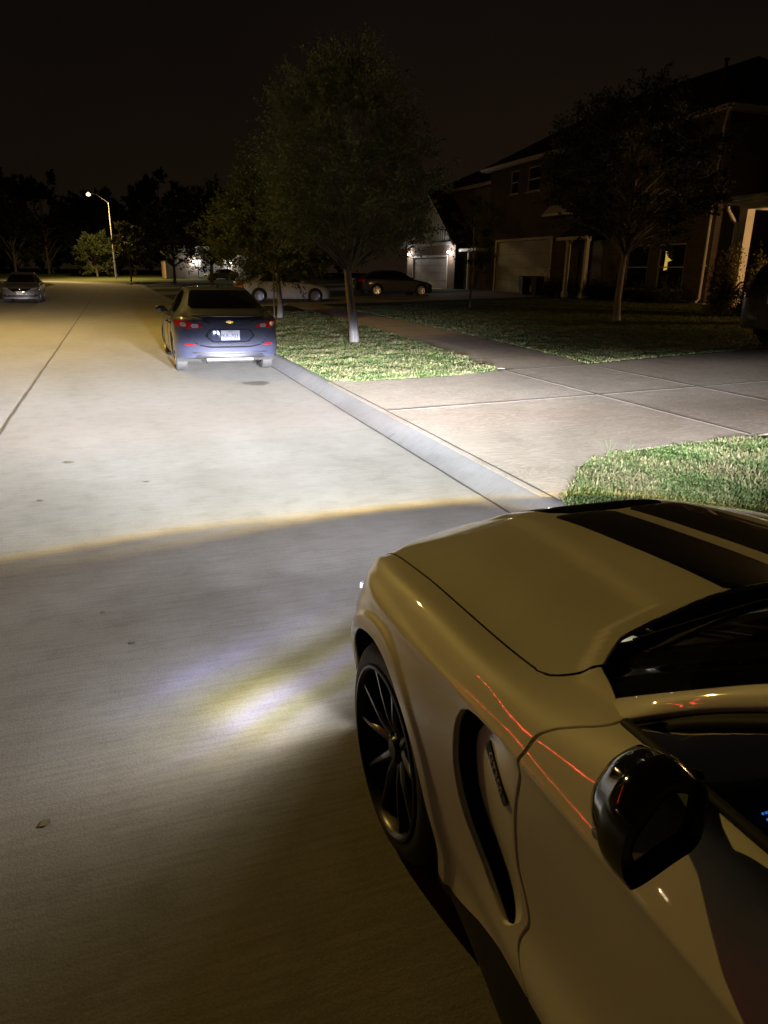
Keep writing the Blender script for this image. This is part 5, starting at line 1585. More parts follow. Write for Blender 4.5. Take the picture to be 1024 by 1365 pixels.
# ---- grey sedan facing us at the left kerb
GREY = sedan_spec(L=4.62, H=1.50, W=1.76, r=.32, wb=2.70, fo=.93)
def grey_sedan():
    root, body, bv = make_car(GREY, 'grey sedan parked across the street at the left edge, front towards the viewer', (-4.50, 41.4 + .93, 0), R(-90), M['paint_grey'])
    for sg in (1, -1):
        o = lambda pts: [(sg * a, b) for a, b in pts][::sg]
        hl = patch('headlight', bv, o([(.46, .66), (.60, .655), (.84, .715), (.85, .775), (.74, .775), (.60, .73)]), 'X', 1, M['clear_lens'], root, off=.01, res=.03, th=.01)
        patch('fog_recess', bv, o([(.58, .30), (.78, .33), (.80, .43), (.66, .42)]), 'X', 1, M['plastic'], root, off=.004, res=.03)
    patch('grille', bv, [(-.50, .715), (-.30, .56), (.30, .56), (.50, .715), (.34, .70), (-.34, .70)], 'X', 1, M['plastic_gloss'], root, off=.005, res=.03)
    v = patch('grille_trim', bv, [(-.52, .735), (-.30, .545), (.30, .545), (.52, .735), (.455, .735), (.27, .575), (-.27, .575), (-.455, .735)], 'X', 1, M['chrome'], root, off=.008, res=.02)
    patch('lower_grille', bv, [(-.55, .40), (.55, .40), (.62, .30), (-.62, .30)], 'X', 1, M['plastic'], root, off=.004, res=.03)
    patch('bumper_bar', bv, [(-.52, .315), (.52, .315), (.54, .335), (-.54, .335)], 'X', 1, M['chrome'], root, off=.01, res=.03)
    h = bv.ray_cast(Vector((8, 0, .66)), Vector((-1, 0, 0)))[0]
    mb = MB(); mb.lathe([(.05, 0), (.055, .01), (.045, .015), (.0, .014)], 'X', 24, (h.x + .012, 0, .665)); mb.build('emblem', M['chrome'], root, smooth=True)
    h = bv.ray_cast(Vector((8, 0, .48)), Vector((-1, 0, 0)))[0]
    mb = MB(); mb.box((h.x + .012, 0, .50), (.01, .31, .16), bev=.003); mb.build('number_plate', M['plate'], root)
    return root
grey_sedan()

# ---- silver sedan side-on in the neighbour's driveway (nose towards the house)
def side_sedan(label, loc, rz, mat, spec, rim, lens=True):
    root, body, bv = make_car(spec, label, loc, rz, mat, rim=rim, spokes=5)
    for sg in (1, -1):
        o = lambda pts: [(sg * a, b) for a, b in pts][::sg]
        patch('headlight', bv, o([(.46, .62), (.62, .61), (.84, .69), (.86, .75), (.72, .75)]), 'X', 1, M['clear_lens'], root, off=.01, res=.04, th=.01)
        patch('tail_light', bv, o([(.50, .80), (.86, .80), (.87, .95), (.56, .93)]), 'X', -1, M['red_lens'], root, off=.01, res=.04, th=.01)
        patch('side_marker', bv, [(.62, .58), (.74, .59), (.74, .62), (.62, .61)], 'Y', sg, M['amber_lens'], root, off=.004, res=.05)
    patch('grille', bv, [(-.40, .50), (.40, .50), (.45, .66), (-.45, .66)], 'X', 1, M['plastic_gloss'], root, off=.005, res=.04)
    return root
SIDE = sedan_spec(L=4.80, H=1.45, W=1.84, r=.335, wb=2.80, fo=.92)
side_sedan('silver sedan standing side-on behind the small kerbside tree', (9.4, 37.0, gz(8, 37)), R(0), M['paint_silver'], SIDE, M['rim_silver'])
side_sedan('dark navy sedan standing in front of the lit garage door', (17.0, 41.6, gz(15.5, 41)), R(2), M['paint_navy'], SIDE, M['rim_silver'])

# ---- black SUV, tail towards the street, at the right edge
SUV = dict(nose=.95, tail=-3.85, brk=[-.35, -.4], r=.375, wb=2.85, track=.915, crown=.04, tumble=.02,
    ztop=[(.95, .60), (.92, .80), (.75, .98), (0, 1.08), (-.40, 1.13), (-.75, 1.36), (-1.20, 1.66), (-1.7, 1.74), (-3.0, 1.73), (-3.5, 1.68), (-3.66, 1.55), (-3.80, 1.18), (-3.84, .95), (-3.85, .5)],
    ytop=[(.95, .72), (-.35, .76), (-.9, .68), (-1.4, .64), (-3.2, .64), (-3.6, .66), (-3.85, .76)],
    zsh=[(.95, .58), (.8, .84), (.2, .98), (-.4, 1.05), (-1.5, 1.08), (-3.2, 1.14), (-3.75, 1.14), (-3.83, .92), (-3.85, .5)],
    ysh=[(.95, .80), (.3, .87), (-3.0, .90), (-3.85, .84)], wmax=[(.95, .88), (.3, .96), (-2.9, .96), (-3.85, .92)],
    zlow=[(.95, .30), (.5, .24), (-2.3, .25), (-3.4, .34), (-3.85, .40)],
    side_glass=[('side_window', round_poly([(-.75, 1.12), (-1.25, 1.58), (-1.78, 1.64), (-1.80, 1.12)], .04)), ('side_window', round_poly([(-1.88, 1.12), (-1.86, 1.64), (-2.72, 1.62), (-2.75, 1.16)], .04)), ('side_window', round_poly([(-2.83, 1.17), (-2.80, 1.61), (-3.38, 1.56), (-3.52, 1.20)], .04))],
    windshield=[('windshield', [(-.70, 1.15), (.70, 1.15), (.60, 1.62), (-.60, 1.62)])], rear_glass=[('rear_window', round_poly([(-.68, 1.20), (.68, 1.20), (.60, 1.58), (-.60, 1.58)], .05))],
    mirror=(-.78, 1.16), mirror_y=.90, handles=[(-1.65, 1.0), (-2.62, 1.03)], rr=.30, pr=3.4,
    seam_lines=[[(-.5, 1.0), (-.55, .6), (-.45, .34)], [(-1.83, 1.1), (-1.84, .6), (-1.75, .34)], [(-2.78, 1.12), (-2.70, .9), (-2.42, .6)]])
def suv():
    x0 = 12.0
    root, body, bv = make_car(SUV, 'black sport utility vehicle with its tail to the street at the right edge', (x0 + 3.85, 10.98, gz(x0 + 1.5, 11)), R(0), M['paint_suv'], name='parked_suv', spokes=6)
    for sg in (1, -1):
        o = lambda pts: [(sg * a, b) for a, b in pts][::sg]
        patch('tail_light', bv, o([(.62, .98), (.90, .98), (.91, 1.12), (.64, 1.10)]), 'X', -1, M['red_dark'], root, off=.01, res=.04, th=.012)
        patch('reflector', bv, o([(.60, .58), (.80, .58), (.80, .61), (.60, .61)]), 'X', -1, M['red_dark'], root, off=.006, res=.04)
    patch('bumper_trim', bv, [(-.80, .42), (.80, .42), (.84, .56), (-.84, .56)], 'X', -1, M['plastic'], root, off=.01, res=.05, th=.01)
    h = bv.ray_cast(Vector((-8, 0, .96)), Vector((1, 0, 0)))[0]
    license_plate(root, 'KTB-4102', h.x - .02, 0.0, .96, -1)
    mb = MB(); mb.tube([(-3.62, -.55, 1.76), (-3.66, 0, 1.79), (-3.62, .55, 1.76)], .03, 8); mb.build('roof_spoiler', M['paint_suv'], root, smooth=True)
    for sg in (1, -1):
        mb = MB(); mb.tube([(-1.4, sg * .62, 1.76), (-2.4, sg * .62, 1.79), (-3.3, sg * .62, 1.75)], .018, 6); mb.build('roof_rail', M['plastic'], root, smooth=True)
    return root
M['red_dark'] = simple('dark red lens', (.10, .004, .004), .15, var=.1, coat=.5)
suv()

# ---- pale car far along the street, lit by a garage lamp
side_sedan('pale sedan under a garage lamp far down the street', (12.6, 104.0, gz(12.6, 104)), R(200), M['paint_silver'], SIDE, M['rim_silver'])
# ------------------------------------------------------------------ houses
def brick(name, c1, c2, mortar, sx=1.0):
    m, nt, b = new_mat(name); setp(b, rough=.9, spec=.2)
    tc = node(nt, 'ShaderNodeTexCoord'); ge = node(nt, 'ShaderNodeNewGeometry')
    # u along the wall: use x or y by facing
    sp = node(nt, 'ShaderNodeSeparateXYZ'); nt.links.new(tc.outputs['Object'], sp.inputs[0])
    sn = node(nt, 'ShaderNodeSeparateXYZ'); nt.links.new(ge.outputs['True Normal'], sn.inputs[0])
    k = math_n(nt, 'GREATER_THAN', math_n(nt, 'ABSOLUTE', sn.outputs[0]), .5)
    u = math_n(nt, 'ADD', math_n(nt, 'MULTIPLY', sp.outputs[1], k), math_n(nt, 'MULTIPLY', sp.outputs[0], math_n(nt, 'SUBTRACT', 1.0, k)))
    cv = node(nt, 'ShaderNodeCombineXYZ'); nt.links.new(u, cv.inputs[0]); nt.links.new(sp.outputs[2], cv.inputs[1])
    br = node(nt, 'ShaderNodeTexBrick'); br.inputs['Scale'].default_value = 1.0
    br.inputs['Brick Width'].default_value = .22; br.inputs['Row Height'].default_value = .075; br.inputs['Mortar Size'].default_value = .010; br.inputs['Mortar Smooth'].default_value = .2
    br.inputs['Color1'].default_value = (*c1, 1); br.inputs['Color2'].default_value = (*c2, 1); br.inputs['Mortar'].default_value = (*mortar, 1); br.inputs['Bias'].default_value = -.2
    nt.links.new(cv.outputs[0], br.inputs['Vector'])
    n = noise(nt, 1.2, 5, .65); r = ramp(nt, n.outputs[0], [(.3, (.75, .75, .75)), (.7, (1.15, 1.15, 1.15))])
    c = mixc(nt, br.outputs[0], r.outputs[0], 1.0, 'MULTIPLY'); nt.links.new(c, b.inputs['Base Color'])
    bump(nt, b, math_n(nt, 'SUBTRACT', 1.0, br.outputs['Fac']), .6, .012)
    return m
def shingle(name):
    m, nt, b = new_mat(name); setp(b, rough=.95, spec=.1)
    tc = node(nt, 'ShaderNodeTexCoord')
    br = node(nt, 'ShaderNodeTexBrick'); br.inputs['Brick Width'].default_value = .3; br.inputs['Row Height'].default_value = .14; br.inputs['Mortar Size'].default_value = .006; br.inputs['Scale'].default_value = 1
    br.inputs['Color1'].default_value = (.030, .028, .026, 1); br.inputs['Color2'].default_value = (.05, .046, .042, 1); br.inputs['Mortar'].default_value = (.012, .011, .01, 1)
    nt.links.new(tc.outputs['Object'], br.inputs['Vector']); nt.links.new(br.outputs[0], b.inputs['Base Color'])
    return m
M['brick'] = brick('red brown brick', (.085, .060, .048), (.125, .088, .070), (.16, .145, .13))
M['brick2'] = brick('tan brick', (.20, .14, .10), (.28, .20, .15), (.32, .29, .25))
M['shingle'] = shingle('dark roof shingles')
M['trim'] = simple('white house trim', (.55, .52, .48), .55, var=.08, scale=3)
M['siding'] = simple('pale grey siding', (.30, .31, .31), .6, var=.08, scale=3)
M['garage_door'] = simple('white garage door', (.46, .44, .42), .5, var=.06, scale=2)
M['front_door'] = simple('dark front door', (.03, .02, .016), .45)
M['pane'] = simple('dark window pane', (.006, .006, .007), .05, var=0, coat=.4)
M['slab'] = simple('foundation concrete', (.30, .28, .25), .9, var=.15, scale=5)
M['porch_glow'] = emit('porch lantern glass', (1.0, .95, .9), 60)
M['warm_glow'] = emit('warm lantern glass', (1.0, .72, .40), 12)
M['lit_curtain'] = emit('lit room behind the curtain gap', (1.0, .66, .14), .5)
M['vent_pipe'] = simple('roof vent pipe', (.03, .03, .03), .7)

def wall_with_openings(name, x, y0, y1, z0, z1, holes, mat, parent, depth=.14):
    """a wall facing -x at plane x; holes [(ya, yb, za, zb)] are real openings with reveals"""
    ys = sorted({y0, y1} | {h[0] for h in holes} | {h[1] for h in holes}); zs = sorted({z0, z1} | {h[2] for h in holes} | {h[3] for h in holes})
    mb = MB()
    for i in range(len(ys) - 1):
        for j in range(len(zs) - 1):
            cy, cz = (ys[i] + ys[i + 1]) / 2, (zs[j] + zs[j + 1]) / 2
            if any(h[0] < cy < h[1] and h[2] < cz < h[3] for h in holes): continue
            mb.quad((x, ys[i], zs[j]), (x, ys[i], zs[j + 1]), (x, ys[i + 1], zs[j + 1]), (x, ys[i + 1], zs[j]))
    for a, b, c, d in holes:
        mb.quad((x, a, c), (x + depth, a, c), (x + depth, a, d), (x, a, d)); mb.quad((x, b, c), (x, b, d), (x + depth, b, d), (x + depth, b, c))
        mb.quad((x, a, d), (x + depth, a, d), (x + depth, b, d), (x, b, d)); mb.quad((x, a, c), (x, b, c), (x + depth, b, c), (x + depth, a, c))
    o = mk(name, mb.v, mb.f, mat, parent, smooth=False)
    return o

def window(parent, x, ya, yb, za, zb, mat=None, mull=1, lit=False, hung=True):
    w = .05
    m = MB(); X = x + .07
    m.box((X, ya + w / 2, (za + zb) / 2), (.08, w, zb - za)); m.box((X, yb - w / 2, (za + zb) / 2), (.08, w, zb - za))
    m.box((X, (ya + yb) / 2, zb - w / 2), (.078, yb - ya - 2 * w, w)); m.box((X, (ya + yb) / 2, za + w / 2), (.078, yb - ya - 2 * w, w))
    if hung: m.box((X - .01, (ya + yb) / 2, (za + zb) / 2), (.05, yb - ya - 2 * w, .05))
    f = m.build('window', mat or M['trim'], parent)
    p = MB(); p.box((X + .025, (ya + yb) / 2, (za + zb) / 2), (.01, yb - ya - .08, zb - za - .08)); p.build('pane', M['pane'], f)
    s = MB(); s.box((x - .03, (ya + yb) / 2, za - .045), (.14, yb - ya + .16, .09)); s.build('sill', M['slab'], f)
    return f

def garage_door(parent, x, ya, yb, z0, z1, rows=4, cols=4):
    m = MB(); h = (z1 - z0) / rows
    for r in range(rows):
        m.box((x + .10, (ya + yb) / 2, z0 + h * (r + .5)), (.04, yb - ya, h - .012))
        for c in range(cols):
            wv = (yb - ya) / cols
            m.box((x + .078, ya + wv * (c + .5), z0 + h * (r + .5)), (.012, wv - .18, h - .16), bev=.005)
    g = m.build('garage_door', M['garage_door'], parent)
    t = MB()
    for y in (ya - .06, yb + .06): t.box((x - .012, y, (z0 + z1) / 2), (.06, .12, z1 - z0))
    t.box((x - .012, (ya + yb) / 2, z1 + .075), (.06, yb - ya + .24, .15)); t.build('door_frame', M['trim'], g)
    return g

def hip_roof(parent, x0, x1, y0, y1, z, ridge, over=.45, ridge_in=None, th=.20):
    a0, a1, b0, b1 = x0 - over, x1 + over, y0 - over, y1 + over
    d = ridge_in if ridge_in is not None else min(a1 - a0, b1 - b0) / 2
    xm = (a0 + a1) / 2; ym = (b0 + b1) / 2
    if (b1 - b0) >= (a1 - a0): r0, r1 = (xm, b0 + d, ridge), (xm, b1 - d, ridge)
    else: r0, r1 = (a0 + d, ym, ridge), (a1 - d, ym, ridge)
    m = MB()
    c = [(a0, b0, z), (a1, b0, z), (a1, b1, z), (a0, b1, z)]
    if (b1 - b0) >= (a1 - a0): m.add(c + [r0, r1], [(0, 1, 4), (1, 2, 5, 4), (2, 3, 5), (3, 0, 4, 5)])
    else: m.add(c + [r0, r1], [(0, 1, 5, 4), (1, 2, 5), (2, 3, 4, 5), (3, 0, 4)])
    rf = m.build('roof', M['shingle'], parent)
    f = MB()
    f.box((a0 + .02, (b0 + b1) / 2, z - .10), (.05, b1 - b0, th)); f.box((a1 - .02, (b0 + b1) / 2, z - .10), (.05, b1 - b0, th))
    f.box(((a0 + a1) / 2, b0 + .02, z - .10), (a1 - a0 - .1, .05, th)); f.box(((a0 + a1) / 2, b1 - .02, z - .10), (a1 - a0 - .1, .05, th))
    f.box(((a0 + a1) / 2, (b0 + b1) / 2, z - .17), (a1 - a0 - .1, b1 - b0 - .1, .02))
    f.build('eaves', M['trim'], rf)
    # gutters
    g = MB()
    for yy in (0,):
        g.tube([(a0 - .06, b0, z - .06), (a0 - .06, b1, z - .06)], .065, 8)
        g.tube([(a0, b0 - .06, z - .06), (a1, b0 - .06, z - .06)], .065, 8)
    g.build('gutter', M['trim'], rf, smooth=True)
    return rf

def roof_pipe(roof, x, y, z, h=.7, r=.07):
    m = MB(); m.tube([(x, y, z - .3), (x, y, z + h)], r, 10); m.lathe([(.0, h + .06), (r * 1.7, h + .02), (r * 1.7, h - .04), (.0, h - .04)], 'Z', 12, (x, y, z)); m.build('vent_pipe', M['vent_pipe'], roof, smooth=True)

def wall_lamp(label, loc, glow, power, color, out=-1, group='wall lanterns', rad=.05, big=1.0):
    """lantern on a wall that faces -x (out=-1)"""
    t = thing('wall_lantern', label, 'lantern', loc, 0, group)
    m = MB(); m.box((.02 * -out, 0, 0), (.03, .12, .22), bev=.01); m.tube([(0, 0, .05), (out * .10, 0, .12), (out * .14, 0, .08)], .012, 6); m.lathe([(0, .13), (.05, .11), (.085, .05), (.08, .045), (0, .05)], 'Z', 10, (out * .14, 0, 0)); m.lathe([(0, -.15), (.06, -.14), (.06, -.125), (0, -.12)], 'Z', 10, (out * .14, 0, 0)); m.build('bracket', M['plastic'], t)
    g = MB(); g.lathe([(0, .045), (.055 * big, .04), (.062 * big, -.04), (.045 * big, -.12), (0, -.122)], 'Z', 12, (out * .14, 0, 0)); g.build('lantern_glass', glow, t, smooth=True)
    lamp('lantern_light', (out * .30, 0, -.02), power, color, rad, parent=t)
    return t

# ---- the two-storey brick house opposite the lawn (front wall faces the street, -x)
def brick_house():
    zb = .60
    X, Y0, Y1, D = 23.8, 25.4, 45.6, 11.0
    t = thing('brick_house', 'two storey red brick house behind the lawn with a hip roof and a white downpipe', 'house')
    H2 = 8.05
    holes = [(37.75, 44.4, zb + .02, 3.75), (42.05, 43.0, 6.45, 8.0 - .25), (39.55, 40.95, 6.42, 8.0 - .25), (26.9, 28.6, 1.15, 3.15), (29.3, 30.9, 1.15, 3.15), (32.9, 34.1, zb + .02, 3.55), (28.0, 29.4, 6.3, 7.7), (32.2, 33.4, 6.3, 7.7)]
    wall_with_openings('front_wall', X, Y0, Y1, zb - .5, H2, holes, M['brick'], t)
    m = MB(); m.quad((X, Y0, zb - .5), (X + D, Y0, zb - .5), (X + D, Y0, H2), (X, Y0, H2)); m.quad((X, Y1, zb - .5), (X, Y1, H2), (X + D, Y1, H2), (X + D, Y1, zb - .5)); m.quad((X + D, Y0, zb - .5), (X + D, Y1, zb - .5), (X + D, Y1, H2), (X + D, Y0, H2))
    m.build('side_wall', M['brick'], t, fix=False)
    m = MB(); m.box((X + D / 2 - .04, (Y0 + Y1) / 2, zb - .3), (D + .12, Y1 - Y0 + .12, .75)); m.build('foundation', M['slab'], t)
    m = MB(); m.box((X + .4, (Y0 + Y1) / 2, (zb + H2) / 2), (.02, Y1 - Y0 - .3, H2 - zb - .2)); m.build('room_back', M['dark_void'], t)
    garage_door(t, X, 37.8, 44.35, zb + .03, 3.70)
    w1 = window(t, X, 42.05, 43.0, 6.45, 7.75); w2 = window(t, X, 39.55, 40.95, 6.42, 7.75)
    for a, b, c, d in holes[6:]: window(t, X, a, b, c, d)
    window(t, X, 29.3, 30.9, 1.15, 3.15)
    wl = window(t, X, 26.9, 28.6, 1.15, 3.15)
    # the gap between the curtains of a lit room, seen through the pane
    g = MB(); g.add([(X + .068, 28.26, 2.0), (X + .068, 28.02, 2.05), (X + .068, 28.05, 2.38), (X + .068, 27.72, 2.46), (X + .068, 28.05, 2.56), (X + .068, 28.10, 2.82), (X + .068, 28.24, 2.84), (X + .068, 28.22, 2.5)], [tuple(range(8))])
    g.build('lit_gap', M['lit_curtain'], wl, fix=False)
    # entrance: recessed door between two white posts under a small roof
    m = MB(); m.box((X + .10, 33.5, 2.05), (.05, 1.1, 2.85)); d = m.build('front_door', M['front_door'], t)
    m = MB(); m.ball((X + .05, 33.1, 1.6), .04); m.build('handle', M['chrome'], d, smooth=True)
    for y in (32.7, 34.35):
        m = MB(); m.box((X - 1.1, y, 2.1), (.18, .18, 3.0)); m.box((X - 1.1, y, .75), (.26, .26, .3)); m.box((X - 1.1, y, 3.5), (.26, .26, .2)); m.build('porch_post', M['trim'], t)
    m = MB(); m.add([(X - 1.5, 32.2, 3.62), (X - 1.5, 34.9, 3.62), (X - .01, 34.9, 3.62), (X - .01, 32.2, 3.62), (X - .01, 32.2, 4.5), (X - .01, 34.9, 4.5)], [(0, 1, 2, 3), (0, 4, 5, 1), (0, 3, 4), (1, 5, 2)]); m.build('porch_roof', M['shingle'], t)
    m = MB(); m.box((X - 1.5, 33.55, 3.54), (.06, 2.72, .16)); m.build('porch_fascia', M['trim'], t)
    # little eyebrow roof by the garage
    m = MB(); m.box((X - .25, 37.1, 4.93), (.5, 2.3, .10)); m.add([(X - .5, 35.95, 4.99), (X - .5, 38.25, 4.99), (X - .01, 38.25, 5.45), (X - .01, 35.95, 5.45)], [(0, 1, 2, 3)]); m.build('eyebrow_roof', M['trim'], t)
    rf = hip_roof(t, X, X + D, Y0, Y1, H2 + .15, 11.55, over=.5, ridge_in=5.2)
    roof_pipe(rf, X + 2.2, 28.5, 10.0, .75); roof_pipe(rf, X + 2.6, 40.2, 10.0, .7)
    # downpipe at the near corner
    m = MB(); m.tube([(X - .45, Y0 - .40, H2 + .02), (X - .42, Y0 - .25, H2 - .12), (X - .07, Y0 + .22, H2 - .55), (X - .07, Y0 + .22, 5), (X - .07, Y0 + .22, zb + .25), (X - .25, Y0 + .22, zb + .08)], .055, 8)
    for z in (2.2, 4.4, 6.6): m.box((X - .05, Y0 + .22, z), (.09, .17, .05))
    m.build('downpipe', M['trim'], t, smooth=True)
    return t
brick_house()

# ---- left of it: house with a gabled garage in pale siding, two bright lanterns
def gable_house():
    t = thing('gabled_house', 'house with a pale board gable over its garage, lit by two white lanterns', 'house')
    X = 24.4
    zb = .50
    gy0, gy1 = 51.9, 61.7
    holes = [(53.3, 60.3, zb, 3.0)]
    wall_with_openings('garage_wall', X, gy0, gy1, zb - .4, 4.2, holes, M['brick2'], t)
    garage_door(t, X, 53.35, 60.25, zb + .02, 2.95)
    gm = (gy0 + gy1) / 2; gz_ = 7.75
    m = MB(); m.add([(X - .05, gy0 - .2, 3.95), (X - .05, gy1 + .2, 3.95), (X - .05, gm, gz_)], [(0, 2, 1)])
    for y in np.arange(gy0, gy1 + .01, .42):
        h = 3.95 + (gz_ - 3.95) * (1 - abs(y - gm) / ((gy1 - gy0) / 2 + .2))
        if h > 4.1: m.box((X - .07, y, (3.97 + h) / 2), (.05, .07, h - 3.99))
    m.box((X - .09, gm, 3.92), (.08, gy1 - gy0 + .5, .22)); m.build('gable', M['siding'], t)
    m = MB(); o = .5
    for s in (-1, 1):
        yb = gm + s * ((gy1 - gy0) / 2 + .6); zb2 = 3.75
        m.add([(X - .4, gm, gz_ + .12), (X - .4, yb, zb2), (X + 7, yb, zb2), (X + 7, gm, gz_ + .12), (X - .4, gm, gz_ + .30), (X - .4, yb, zb2 + .18), (X + 7, yb, zb2 + .18), (X + 7, gm, gz_ + .30)], [(0, 1, 2, 3), (4, 7, 6, 5), (0, 4, 5, 1), (1, 5, 6, 2), (3, 2, 6, 7)])
    m.build('gable_roof', M['shingle'], t)
    m = MB()
    for s in (-1, 1):
        yb = gm + s * ((gy1 - gy0) / 2 + .6)
        m.add([(X - .43, gm, gz_ + .16), (X - .43, yb, 3.79), (X - .43, yb, 3.60), (X - .43, gm, gz_ - .04)], [(0, 1, 2, 3)])
    m.build('barge_board', M['trim'], t)
    # two-storey body behind, up to the neighbour
    bx0, bx1, by0, by1 = X + 1.6, X + 12, 47.6, 63
    m = MB(); m.box(((bx0 + bx1) / 2, (by0 + by1) / 2, 3.9), (bx1 - bx0, by1 - by0, 7.8)); m.build('main_wall', M['brick2'], t)
    hip_roof(t, bx0, bx1, by0, by1, 7.95, 10.6, over=.45, ridge_in=4.8)
    m = MB(); m.box((X + .3, 50.2, 1.9), (.14, .14, 2.8)); m.box((X + .9, 50.2, 3.4), (1.5, 2.8, .2)); m.build('porch', M['trim'], t)
    return t
gable_house()
wall_lamp('white lantern right of the gabled garage door', (24.35, 52.6, 3.3), M['porch_glow'], 95, (1, .93, .88), big=2.2)
wall_lamp('white lantern left of the gabled garage door', (24.35, 61.0, 3.3), M['porch_glow'], 75, (1, .93, .88), big=2.2)

# ---- right: the neighbour's porch (front corner of the house beside the driveway)
def porch_house():
    t = thing('porch_house', 'house at the right edge with a lit white porch post and gutter', 'house')
    zb = .55
    X = 22.6
    # body
    m = MB(); m.box((X + 5.0, 15.1, 2.45), (7.4, 11.6, 4.9)); m.build('house_wall', M['brick2'], t)
    rf = hip_roof(t, X + 1.3, X + 8.7, 9.3, 20.9, 4.95, 7.6, over=.4, ridge_in=4.0)
    # porch slab, beam, roof and posts in front of the far corner
    px0, px1, py0, py1 = 20.45, 23.8, 14.7, 20.75; up = .45
    m = MB(); m.box(((px0 + px1) / 2, (py0 + py1) / 2, zb - .15), (px1 - px0 + .5, py1 - py0 + .5, .5)); m.build('porch_slab', M['slab'], t)
    for y in (py1 - .16, py0 + .16):
        m = MB(); m.box((px0 + .16, y, 2.35), (.33, .33, 3.2)); m.box((px0 + .16, y, .92), (.44, .44, .28)); m.build('porch_post', M['trim'], t)
    m = MB(); m.box((px0 + .16, (py0 + py1) / 2, 3.66 + up), (.34, py1 - py0 + .1, .32)); m.box(((px0 + px1) / 2 + .2, py1 - .16, 3.66 + up), (px1 - px0 - .4, .32, .30)); m.build('porch_beam', M['trim'], t)
    m = MB(); o = .42; z = 3.84 + up
    m.add([(px0 - o, py0 - o, z), (px0 - o, py1 + o, z), (px1 + .1, py1 + o, z), (px1 + .1, py0 - o, z), (px1 + .1, py0 - o + 1.2, z + .9), (px1 + .1, py1 + o - 1.2, z + .9)], [(0, 1, 2, 3), (0, 4, 5, 1), (1, 5, 2), (0, 3, 4)]); pr = m.build('porch_roof', M['shingle'], t)
    m = MB(); m.box((px0 - o + .02, (py0 + py1) / 2, z - .06), (.06, py1 - py0 + 2 * o, .24)); m.box(((px0 + px1) / 2 - .1, py1 + o - .02, z - .06), (px1 - px0 + .5, .06, .24)); m.build('fascia', M['trim'], pr)
    m = MB(); m.tube([(px0 - o - .06, py0 - o, z - .04), (px0 - o - .06, py1 + o, z - .04)], .07, 8)
    m.tube([(px0 - o - .02, py1 + .12, z - .12), (px0 - o - .02, py1 + .12, z - .34), (px0 - .22, py1 + .07, z - .62), (px0 - .06, py1 + .03, z - .79), (px0 - .06, py1 + .03, 1.0)], .062, 8)
    m.build('gutter', M['trim'], pr, smooth=True)
    return t
porch_house()
wall_lamp('warm lantern on the porch house beside the driveway', (23.87, 13.4, 2.9), M['warm_glow'], 1500, (1.0, .56, .20), rad=.08)
# garage of the porch house and the lamp of the far garage
def far_garage():
    x, y = 14.2, 112.0
    t = thing('far_house', 'dark house far down the street with a lit garage front', 'house', (x, y, gz(x, y) - .1), R(90))
    m = MB(); m.box((5, 0, 2.2), (10, 14, 4.4)); m.build('house_wall', M['brick2'], t)
    hip_roof(t, 0, 10, -7, 7, 4.5, 7.6, over=.4)
    garage_door(t, -.12, -1.8, 2.6, .15, 2.5)
far_garage()
l1 = wall_lamp('white lantern left of the far garage', (11.2, 111.93, 2.9), M['porch_glow'], 420, (1, .93, .88), big=2.6); l1.rotation_euler = (0, 0, R(90))
l2 = wall_lamp('white lantern right of the far garage', (16.4, 111.93, 2.9), M['porch_glow'], 420, (1, .93, .88), big=2.6); l2.rotation_euler = (0, 0, R(90))

# ---- wheelie bins beside the brick house's garage
def bin_(label, x, y, rz):
    t = thing('wheelie_bin', label, 'bin', (x, y, gz(x, y)), rz, 'wheelie bins by the garage')
    m = MB()
    a, b = .27, .22
    V = [(-b, -b, .06), (b, -b, .06), (b, b, .06), (-b, b, .06), (-a - .03, -a, .98), (a, -a, .98), (a, a, .98), (-a - .03, a, .98)]
    m.add(V, [(0, 3, 2, 1), (0, 1, 5, 4), (1, 2, 6, 5), (2, 3, 7, 6), (3, 0, 4, 7)]); m.box((-.015, 0, .97), (.62, .58, .05)); m.build('bin_body', M['plastic'], t)
    m = MB(); m.add([(-.34, -.3, .995), (.29, -.3, .995), (.29, .3, .995), (-.34, .3, .995), (-.30, -.25, 1.06), (.22, -.25, 1.05), (.22, .25, 1.05), (-.30, .25, 1.06)], [(0, 3, 2, 1), (4, 5, 6, 7), (0, 1, 5, 4), (1, 2, 6, 5), (2, 3, 7, 6), (3, 0, 4, 7)]); m.build('lid', M['plastic'], t)
    for s in (-1, 1):
        m = MB(); m.lathe([(0, -.03), (.10, -.03), (.10, .03), (0, .03)], 'Y', 16, (.22, s * .24, .10)); m.build('bin_wheel', M['rubber'], t)
bin_('dark wheelie bin beside the garage door, right of the pair', 22.6, 37.0, .1)
bin_('dark wheelie bin in front of the garage door, left of the pair', 22.5, 38.2, -.1)
